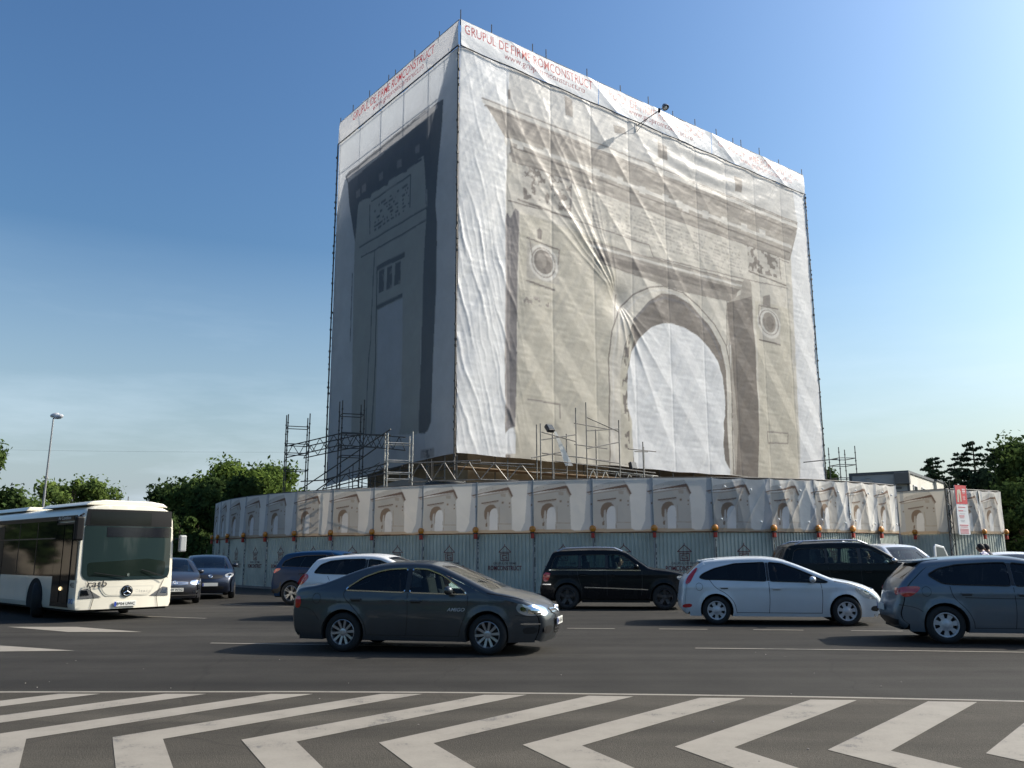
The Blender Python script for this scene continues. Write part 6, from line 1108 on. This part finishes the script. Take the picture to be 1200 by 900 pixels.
# open van door
D=MB(); D.prism([(0,0),(1.0,0),(1.02,.8),(.62,1.42),(.1,1.5),(0,1.4),(0,.75)],(0,0,0),(1,0,0),(0,0,1),(0,.05,0)); dr=D.build('open_door',van['paint'],CARD['van'],bevel=.015); dr.location=(2.0,.93,.35); dr.rotation_euler=(0,0,2.0)
D2=MB(); D2.prism([(.1,.82),(.9,.82),(.57,1.36),(.12,1.42)],(0,-.006,0),(1,0,0),(0,0,1),(0,.062,0)); D2.build('door_pane',mat('door_pane_grey',(.10,.12,.12),.08),dr)
# sedan side lettering
yy=sedan['W']+.004; put_text('side_lettering','AMIGO',(1.80,-.902,.675),(1,0,0),(0,0,1),.30,.055,mat('silver_lettering',(.5,.5,.5),.4),CARD['sedan'],.01,shear=.3)
# red car bit at far right
red=dict(hatch); red.update(paint=paint('paint_red',(.45,.02,.03),0,.35)); make_car('hatchback_car','red car mostly hidden at the right edge behind the steel blue hatchback',red,(14.4,22.9,0),-.1,CARS)
# ---------------------------------------------------------------- city bus
BW=mat('bus_cream',(.66,.62,.52),.35,0,.06,1.2,coat=.5); BGL=mat('bus_dark_glass',(.006,.008,.009),.05,0,spec=.3); BGR=glass('bus_windscreen',(.10,.13,.13),.03); BK=mat('bus_black',(.008,.008,.009),.45,spec=.15)
BL=(-9.60,21.65,0); BH=-.745
BUS=thing('city_bus','white city bus with black destination display and dark side windows at the left edge','bus',BL,BH); BUS.scale=(.955,.955,.94)
W2=1.275; ZB=.30; ZT=2.93; LEN=12.0
# shell: lofted section along x with rounded roof edge; front mask cut out
sec=[(-W2+.04,ZB),(-W2,ZB+.10),(-W2,1.0),(-W2+.01,1.9),(-W2+.06,2.6),(-W2+.11,2.76),(-W2+.2,2.88),(-W2+.36,2.95),(-.6,2.99),(0,3.0),(.6,2.99),(W2-.36,2.95),(W2-.2,2.88),(W2-.11,2.76),(W2-.06,2.6),(W2-.01,1.9),(W2,1.0),(W2,ZB+.10),(W2-.04,ZB)]
def bowx(y,z): return -.10*(y/W2)**2-max(0,(z-1.0))*.04-.04*max(0,(z-2.62))
v=[];f=[];xs=[-LEN,-LEN+.1,-6,-3.3,-2.0,-.6,-.3,-.12,-.04,0.0]; ins=[.06,0,0,0,0,0,.002,.010,.025,.05]
def ringpt(x,i_,y,z): yy=y*(1-i_/W2); zz=z if z<1 else z-i_*.7; return (x+(bowx(yy,zz)*(x+.6)/.6 if x>-.6 else 0),yy,zz)
for x,i_ in zip(xs,ins):
    for y,z in sec: v.append(ringpt(x,i_,y,z))
n=len(sec)
for a in range(len(xs)-1):
    for j in range(n-1): f.append((a*n+j,a*n+j+1,(a+1)*n+j+1,(a+1)*n+j))
f.append(tuple(range(n))[::-1])
v2,f2=tri_fill([ringpt(0,.05,y,z)[1:] for y,z in sec],[],.12,.12); o_=len(v)
v+=[(bowx(y,z),y,z) for y,z in v2]; f+=[tuple(o_+i for i in q) for q in f2]
bo=mesh_obj('body',v,f,BW,BUS,True); bm=bmesh.new(); bm.from_mesh(bo.data); bmesh.ops.remove_doubles(bm,verts=bm.verts,dist=.002); bmesh.ops.recalc_face_normals(bm,faces=bm.faces); bm.to_mesh(bo.data); bm.free()
def fpoly(name,poly,m,off=0,parent=BUS,sm=0,g=.12):
    pp=roundpoly(poly,.09 if sm else .02); v2,f2=tri_fill(pp,[],g,g); return mesh_obj(name,[(bowx(y,z)+off,-y,z) for y,z in v2],f2,m,parent,True)
# here polygon y is measured as seen from the front (left in the picture = bus right side = -Y), so x flips
def fp(name,poly,m,off=0,parent=BUS,sm=0): return fpoly(name,[(-a,b) for a,b in poly],m,off,parent,sm)
E_=W2-.06
BGF=mat('bus_front_glass',(.016,.028,.030),.05,0,spec=.45)  # lighter teal base colour stands in for the reflection on the windscreen
fp('windscreen',[(-1.14,1.20),(-1.08,1.08),(-.98,1.03),(.98,1.03),(1.10,1.08),(1.145,1.20),(1.145,2.44),(-1.14,2.44)],BGF,.014,sm=1)
fp('destination_display',[(-1.14,2.43),(1.145,2.43),(1.13,2.86),(-1.10,2.86)],BK,.018); fp('display_glass',[(-1.02,2.46),(.55,2.46),(.55,2.80),(-1.02,2.80)],mat('display_dark',(.010,.011,.010),.15,spec=.2),.022)
fp('sun_strip',[(-.60,2.14),(1.1,2.14),(1.1,2.40),(-.60,2.40)],mat('sun_strip',(.008,.009,.014),.12),.02)
fp('upper_dash_view',[(-1.0,1.12),(1.0,1.12),(1.02,1.5),(.5,1.58),(-.3,1.52),(-1.02,1.48)],mat('dash_view',(.008,.014,.012),.12),.0165,sm=1)
# wipers
e=MB(); e.tube((bowx(0,1.1)+.06,-.1,1.10),(bowx(.8,1.2)+.05,-.85,1.22),.012,5); e.tube((bowx(0,1.1)+.06,1.05,1.07),(bowx(.3,1.3)+.05,.35,1.28),.012,5); e.build('wipers',BK,BUS)
# lower front relief, lamps, badge, plate
fp('bonnet_recess',[(-.72,.88),(.75,.88),(.62,.62),(-.55,.62)],mat('bus_cream_recess',(.56,.53,.45),.4),.012,sm=1)
fp('bonnet_flap',[(-.66,.84),(.69,.84),(.58,.65),(-.51,.65)],BW,.018,sm=1)
for s in (-1,1):
    fp('headlight',[(s*1.13,.80),(s*.98,.83),(s*.62,.60),(s*1.15,.58)],mat('bus_lamp_glass',(.20,.20,.20),.08,.4,coat=1),.016); fp('headlight_reflector',[(s*1.12,.78),(s*.98,.79),(s*.92,.66),(s*1.13,.64)],LAMPC,.020)
    fp('panel_seam',[(s*1.0,1.02),(s*.985,1.02),(s*.80,.60),(s*.86,.30),(s*.875,.30),(s*.815,.60)],BK,.02)
e=MB(); e.lathe([(0,.0),(.02,.145),(.0,.15)],(bowx(0,.74)+.02,0,.745),(1,0,0),28); bd=e.build('badge',BK,BUS,True)
e=MB(); c=Vector((bowx(0,.74)+.045,0,.745))
for k in range(3): a=k*2.0944; e.tube(c,c+Vector((0,math.sin(a)*.11,math.cos(a)*.11)),.014,6,.006)
e.path([c+Vector((0,math.cos(t_*math.pi/12)*.115,math.sin(t_*math.pi/12)*.115)) for t_ in range(25)],.006,5); e.build('star_emblem',CHROME,bd)
put_text('model_lettering','Citaro',(bowx(.5,.7)+.03,.22,.70),(0,1,0),(0,0,1),.42,.075,mat('grey_lettering',(.35,.34,.31),.5),BUS,.0,space=1.5)
put_text('operator_lettering','ratb',(bowx(1.0,.9)+.075,-1.02,.865),(0,1,0),(0,0,1),.50,.17,INK,BUS,.012,shear=.2)
pl_=MB().box((bowx(0,.4)+.035,-.02,.42),(.02,.56,.13)).build('number_plate',PLATE,BUS,bevel=.004); MB().box((bowx(0,.4)+.048,-.28,.42),(.006,.05,.12)).build('blue_band',PBLUE,pl_); put_text('plate_lettering','B*04 UWC',(bowx(0,.4)+.0495,-.245,.382),(0,1,0),(0,0,1),.47,.08,INK,pl_,.02)
fp('screen_badge',[(-.03,1.12),(.03,1.12),(.03,1.2),(-.03,1.2)],CHROME,.03)
# corner lettering and stickers on the right corner (picture left)
put_text('fleet_number','4022',(-.10,-W2-.008+.02,.88),(1,0,0),(0,0,1),.0001+.34,.14,INK,BUS,.02) if False else None
fp('fleet_number_plate',[(-1.0,.9),(-1.0,.9001),(-.9999,.9)],BW,.0) if False else None
put_text('fleet_number','4022',(bowx(1.2,.9)-.02,-W2-.002,.86),(-1,0,0),(0,0,1),-.0001-.30,.13,INK,BUS,.015) if False else None
SIDE=-W2-.006
def sq_(name,x0,x1,z0,z1,m,o_=0,bev=0): return MB().box(((x0+x1)/2,SIDE-o_+.01,(z0+z1)/2),(x1-x0,.02,z1-z0)).build(name,m,BUS,bevel=bev)
# right side of the bus: window band, doors, lower panels
sq_('side_window',-LEN+.3,-1.62,1.12,2.58,BGL); sq_('side_glazing_top',-LEN+.3,-.30,2.58,2.70,BK)
for k in range(7): sq_('window_divider',-3.0-1.42*k,-2.95-1.42*k,1.14,2.56,BK,.004)
sq_('window_rail',-LEN+.35,-1.65,2.1,2.13,mat('rail_brown',(.08,.05,.04),.5),.006)
dr=sq_('front_door',-1.60,-.42,.36,2.52,BK,.004)
for x0,x1 in ((-1.56,-1.04),(-.98,-.46)): MB().box(((x0+x1)/2,SIDE-.012,1.47),(x1-x0,.01,2.0)).build('door_pane',BGL,dr)
sq_('quarter_window',-.40,-.12,1.05,2.5,BGL,.003)
q=MB().box((-1.0,SIDE-.016,2.63),(1.1,.006,.09)).build('side_display',BK,BUS); put_text('lettering','Air Condition',(-1.5,SIDE-.022,2.60),(1,0,0),(0,0,1),.85,.09,mat('pale_lettering',(.6,.6,.58),.5),q,.005)
MB().ball((-.9,SIDE-.02,.82),.05,10).build('door_lamp',mat('amber_lamp_lit',(.9,.7,.3),.3,emit=(1,.75,.4,1.2)),BUS,True)
put_text('fleet_number','4022',(-.36,SIDE-.004,.86),(1,0,0),(0,0,1),.28,.13,INK,BUS,.015)
for k,x in enumerate((-.30,-.14)):
    e=MB(); e.lathe([(0,0),(.001,.065)],(x,SIDE-.004,.52),(0,-1,0),20); st_=e.build('round_sticker',mat('sticker_blue',(.04,.18,.45),.4),BUS); e=MB()
    if k: e.path([(x,SIDE-.008,.555),(x,SIDE-.008,.52),(x+.025,SIDE-.008,.515),(x+.03,SIDE-.008,.49)],.008,4); e.path([(x-.02,SIDE-.008,.53),(x-.03,SIDE-.008,.50),(x,SIDE-.008,.485)],.006,4)
    else: e.tube((x,SIDE-.008,.49),(x,SIDE-.008,.55),.012,4); e.tube((x-.025,SIDE-.008,.54),(x+.025,SIDE-.008,.54),.007,4)
    e.build('pictogram',PLATE,st_)
for a,b in ((-4.3,-3.42),(-6.2,-4.35),(-8.2,-6.25)): sq_('lower_panel',a,b,.42,1.08,BW,.0,.004)
sq_('middle_door',-6.9,-5.7,.36,2.5,BK,.006)
for x,s_ in ((-2.75,-1),(-2.75,1),(-8.6,-1),(-8.6,1)):
    e=MB(); pts=[(.58*math.cos(t_),.58*math.sin(t_)) for t_ in np.linspace(-.35,math.pi+.35,20)]; e.prism(pts,(x,s_*(W2+.012),.48),(1,0,0),(0,0,1),(0,-s_*.3,0)); e.build('wheel_arch',WELL,BUS)
    wl=thing('wheel',None,None,(x,s_*(W2-.12),.48)); wl.parent=BUS; wl.rotation_euler=(0,0,0 if x<-5 else -.45)
    MB().lathe([(-.14,.3),(-.14,.44),(-.1,.475),(0,.48),(.1,.475),(.14,.44),(.14,.3)],(0,0,0),(0,s_,0),32).build('tyre',TYRE,wl,True); MB().lathe([(.13,.30),(.10,.26),(.02,.22),(.06,.12),(.12,.10),(.13,0)],(0,0,0),(0,s_,0),24).build('rim',mat('bus_rim',(.10,.10,.11),.5,.4),wl,True)
MB().box((-6,0,.36),(11.7,2.3,.24)).build('underframe',WELL,BUS)
# roof pod, mirrors, inside
e=MB(); e.prism([(-1.1,0),(-.95,.10),(-.6,.15),(.6,.15),(.95,.10),(1.1,0)],(-.3,0,2.97),(0,1,0),(0,0,1),(-3.2,0,0)); e.build('roof_pod',BW,BUS,bevel=.03)
e=MB(); e.prism([(-1.0,0),(-.9,.12),(.9,.12),(1.0,0)],(-5,0,2.98),(0,1,0),(0,0,1),(-4.5,0,0)); e.build('roof_pod',BW,BUS,bevel=.03)
m1=MB(); m1.tube((-.05,-W2+.05,2.72),(.22,-W2-.12,2.66),.03,6); mi_=m1.build('mirror_arm',BK,BUS); MB().box((.24,-W2-.14,2.34),(.14,.22,.62)).build('mirror_housing',BK,mi_,bevel=.05)
m1=MB(); m1.tube((-.1,W2-.02,2.1),(-.02,W2+.20,2.1),.025,6); mi_=m1.build('mirror_arm',BK,BUS); MB().box((-.02,W2+.16,1.98),(.12,.20,.46)).build('mirror_housing',mat('mirror_grey',(.30,.31,.31),.5),mi_,bevel=.04)
# ---------------------------------------------------------------- people
SKIN=mat('skin',(.36,.20,.13),.6); HAIR=mat('hair_dark',(.015,.011,.009),.7)
def plaid():
    m=bpy.data.materials.new('plaid_shirt'); m.use_nodes=True; n=m.node_tree.nodes; l=m.node_tree.links; b=n['Principled BSDF']; tc=n.new('ShaderNodeTexCoord'); w1=n.new('ShaderNodeTexWave'); w1.inputs['Scale'].default_value=5; w1.bands_direction='Z'; w2=n.new('ShaderNodeTexWave'); w2.inputs['Scale'].default_value=5; w2.bands_direction='X'
    l.new(tc.outputs['Object'],w1.inputs['Vector']); l.new(tc.outputs['Object'],w2.inputs['Vector']); mx=n.new('ShaderNodeMath'); mx.operation='MULTIPLY'; l.new(w1.outputs['Fac'],mx.inputs[0]); l.new(w2.outputs['Fac'],mx.inputs[1])
    r=n.new('ShaderNodeValToRGB'); e=r.color_ramp.elements; e[0].position=.12; e[0].color=(.10,.10,.22,1); e[1].position=.4; e[1].color=(.62,.60,.62,1); l.new(mx.outputs[0],r.inputs[0]); l.new(r.outputs[0],b.inputs['Base Color']); b.inputs['Roughness'].default_value=.8; return m
PLAID=plaid(); DSH=mat('dark_shirt',(.04,.045,.06),.85); TSH=mat('grey_shirt',(.2,.2,.21),.85); JEANS=mat('dark_trousers',(.03,.035,.05),.85)
def person(label,J,E_,loc,rz,shirt,sub=1,hairlen=.0,shirtmap=None,group=None):
    """J: name->(x,y,z,r) joints, E_: edges; body grown with a skin modifier, facing +X"""
    t=thing('person',label,'person',loc,rz,group); names=list(J); me=bpy.data.meshes.new('body'); me.from_pydata([J[k][:3] for k in names],[(names.index(a),names.index(b)) for a,b in E_],[])
    o=bpy.data.objects.new('tmp',me); C.objects.link(o); sk=o.modifiers.new('s','SKIN'); sk.use_smooth_shade=True; ss=o.modifiers.new('u','SUBSURF'); ss.levels=2; ss.render_levels=2
    for i,k in enumerate(names): r_=J[k][3]; me.skin_vertices[0].data[i].radius=(r_,r_) if not isinstance(r_,tuple) else r_; me.skin_vertices[0].data[i].use_root=(i==0)
    bpy.context.view_layer.update(); dg=bpy.context.evaluated_depsgraph_get(); m2=bpy.data.meshes.new_from_object(o.evaluated_get(dg)); bpy.data.objects.remove(o)
    m2.name='body'; m2.materials.clear(); ms=[SKIN,shirt,JEANS]
    for m in ms: m2.materials.append(m)
    segs=[(Vector(J[a][:3]),Vector(J[b][:3]),(shirtmap or {}).get((a,b),1)) for a,b in E_]
    for p_ in m2.polygons:
        c=p_.center; best=9;bi=0
        for a,b,k in segs:
            d=b-a;s=max(0,min(1,(c-a).dot(d)/d.length_squared)); q=(c-a-d*s).length
            if q<best: best=q;bi=k
        p_.material_index=bi; p_.use_smooth=True
    b=bpy.data.objects.new('body',m2); C.objects.link(b); b.parent=t
    hx=Vector(J['head'][:3]); hr=.105
    h=MB(); h.ball(hx+Vector((-.018,0,.03)),hr*1.08,16,sq=(1,.88,1.02)); 
    v=[];keep=[]
    ho=h.build('hair',HAIR,t,True); bm=bmesh.new(); bm.from_mesh(ho.data); bmesh.ops.delete(bm,geom=[q for q in bm.verts if (q.co.x-hx.x)>.045 and q.co.z<hx.z+.07 or q.co.z<hx.z-.06],context='VERTS'); bm.to_mesh(ho.data); bm.free()
    f_=MB(); f_.ball(hx+Vector((.0,0,0)),hr,16,sq=(.95,.78,1.18)); f_.ball(hx+Vector((.105,0,-.01)),.02,8,sq=(1,.8,1.3)); f_.ball(hx+Vector((0,.085,-.01)),.028,8,sq=(.7,.4,1.2)); f_.ball(hx+Vector((0,-.085,-.01)),.028,8,sq=(.7,.4,1.2)); f_.ball(hx+Vector((.07,0,-.075)),.03,8,sq=(.8,1,.6)); f_.build('face',SKIN,t,True)
    e_=MB()
    for s in (-1,1): e_.ball(hx+Vector((.092,s*.034,.018)),.012,8)
    e_.build('eyes',HAIR,t,True); return t
seatJ=dict(pel=(0,0,.0,.14),bel=(-.03,0,.16,.13),ch=(-.06,0,.36,.15),nk=(-.05,0,.52,.055),head=(-.02,0,.66,.085),
 sl=(-.05,.19,.44,.065),el=(.10,.26,.20,.045),hl=(.36,.20,.27,.03),sr=(-.05,-.19,.44,.065),er=(.10,-.26,.20,.045),hr=(.36,-.20,.27,.03),
 kl=(.45,.12,.06,.075),fl=(.72,.12,-.30,.05),kr=(.45,-.12,.06,.075),fr=(.72,-.12,-.30,.05),fhl=(.42,.19,.28,.022),fhr=(.42,-.19,.28,.022))
seatE=[('pel','bel'),('bel','ch'),('ch','nk'),('nk','head'),('ch','sl'),('sl','el'),('el','hl'),('hl','fhl'),('ch','sr'),('sr','er'),('er','hr'),('hr','fhr'),('pel','kl'),('kl','fl'),('pel','kr'),('kr','fr')]
SM_={('nk','head'):0,('el','hl'):0,('er','hr'):0,('hl','fhl'):0,('hr','fhr'):0,('pel','kl'):2,('kl','fl'):2,('pel','kr'):2,('kr','fr'):2}
def driver(car,x,y,z,label,shirt,lean=0):
    h=CARD[car].rotation_euler.z; l=CARD[car].location; loc=(l.x+math.cos(h)*x-math.sin(h)*y,l.y+math.sin(h)*x+math.cos(h)*y,z); return person(label,seatJ,seatE,loc,h,shirt,shirtmap=SM_,group='people sitting in the waiting cars')
driver('sedan',1.42,.37,.50,'driver seated at the wheel of the dark blue-grey sedan',DSH)
driver('sedan',.62,-.37,.52,'passenger on the near rear seat of the dark blue-grey sedan',TSH)
driver('suv',1.5,.37,.66,'driver seated at the wheel of the boxy black off-roader',DSH)
driver('suv',1.5,-.37,.66,'front passenger on the near seat of the boxy black off-roader',TSH)
driver('hatch',1.42,.37,.50,'driver seated behind dark glass in the pale hatchback',TSH)
driver('big',1.58,-.37,.82,'person on the near front seat of the tall dark off-roader',DSH)
driver('big',1.58,.37,.82,'driver on the far front seat of the tall dark off-roader',TSH)
driver('white',1.42,.37,.6,'driver in the white crossover behind the sedan',DSH)
# two men standing by the gate hoarding
stJ=dict(pel=(0,0,.95,.14),bel=(.04,0,1.10,.135),ch=(.14,0,1.36,.15),nk=(.20,0,1.50,.06),head=(.27,0,1.62,.085),
 sl=(.15,.19,1.42,.07),el=(.24,.26,1.14,.048),hl=(.42,.20,.98,.032),fhl=(.49,.18,.95,.022),sr=(.15,-.19,1.42,.07),er=(.24,-.26,1.14,.048),hr=(.42,-.20,.98,.032),fhr=(.49,-.18,.95,.022),
 hpl=(0,.10,.88,.10),kl=(.03,.11,.48,.065),al=(-.02,.11,.08,.045),tl=(.14,.12,.04,.04),hpr=(0,-.10,.88,.10),kr=(.06,-.11,.48,.065),ar_=(.0,-.11,.08,.045),tr_=(.16,-.12,.04,.04))
stE=[('pel','bel'),('bel','ch'),('ch','nk'),('nk','head'),('ch','sl'),('sl','el'),('el','hl'),('hl','fhl'),('ch','sr'),('sr','er'),('er','hr'),('hr','fhr'),('pel','hpl'),('hpl','kl'),('kl','al'),('al','tl'),('pel','hpr'),('hpr','kr'),('kr','ar_'),('ar_','tr_')]
SM2={('nk','head'):0,('el','hl'):0,('er','hr'):0,('hl','fhl'):0,('hr','fhr'):0}
for k in stE[12:]: SM2[k]=2
person('dark-haired man in a plaid shirt bending beside the van',stJ,stE,(14.9,27.0,0.08),2.2,PLAID,shirtmap=SM2)
person('second dark-haired man standing behind the man in plaid',stJ,stE,(15.65,28.0,0.08),2.6,DSH,shirtmap=SM2)
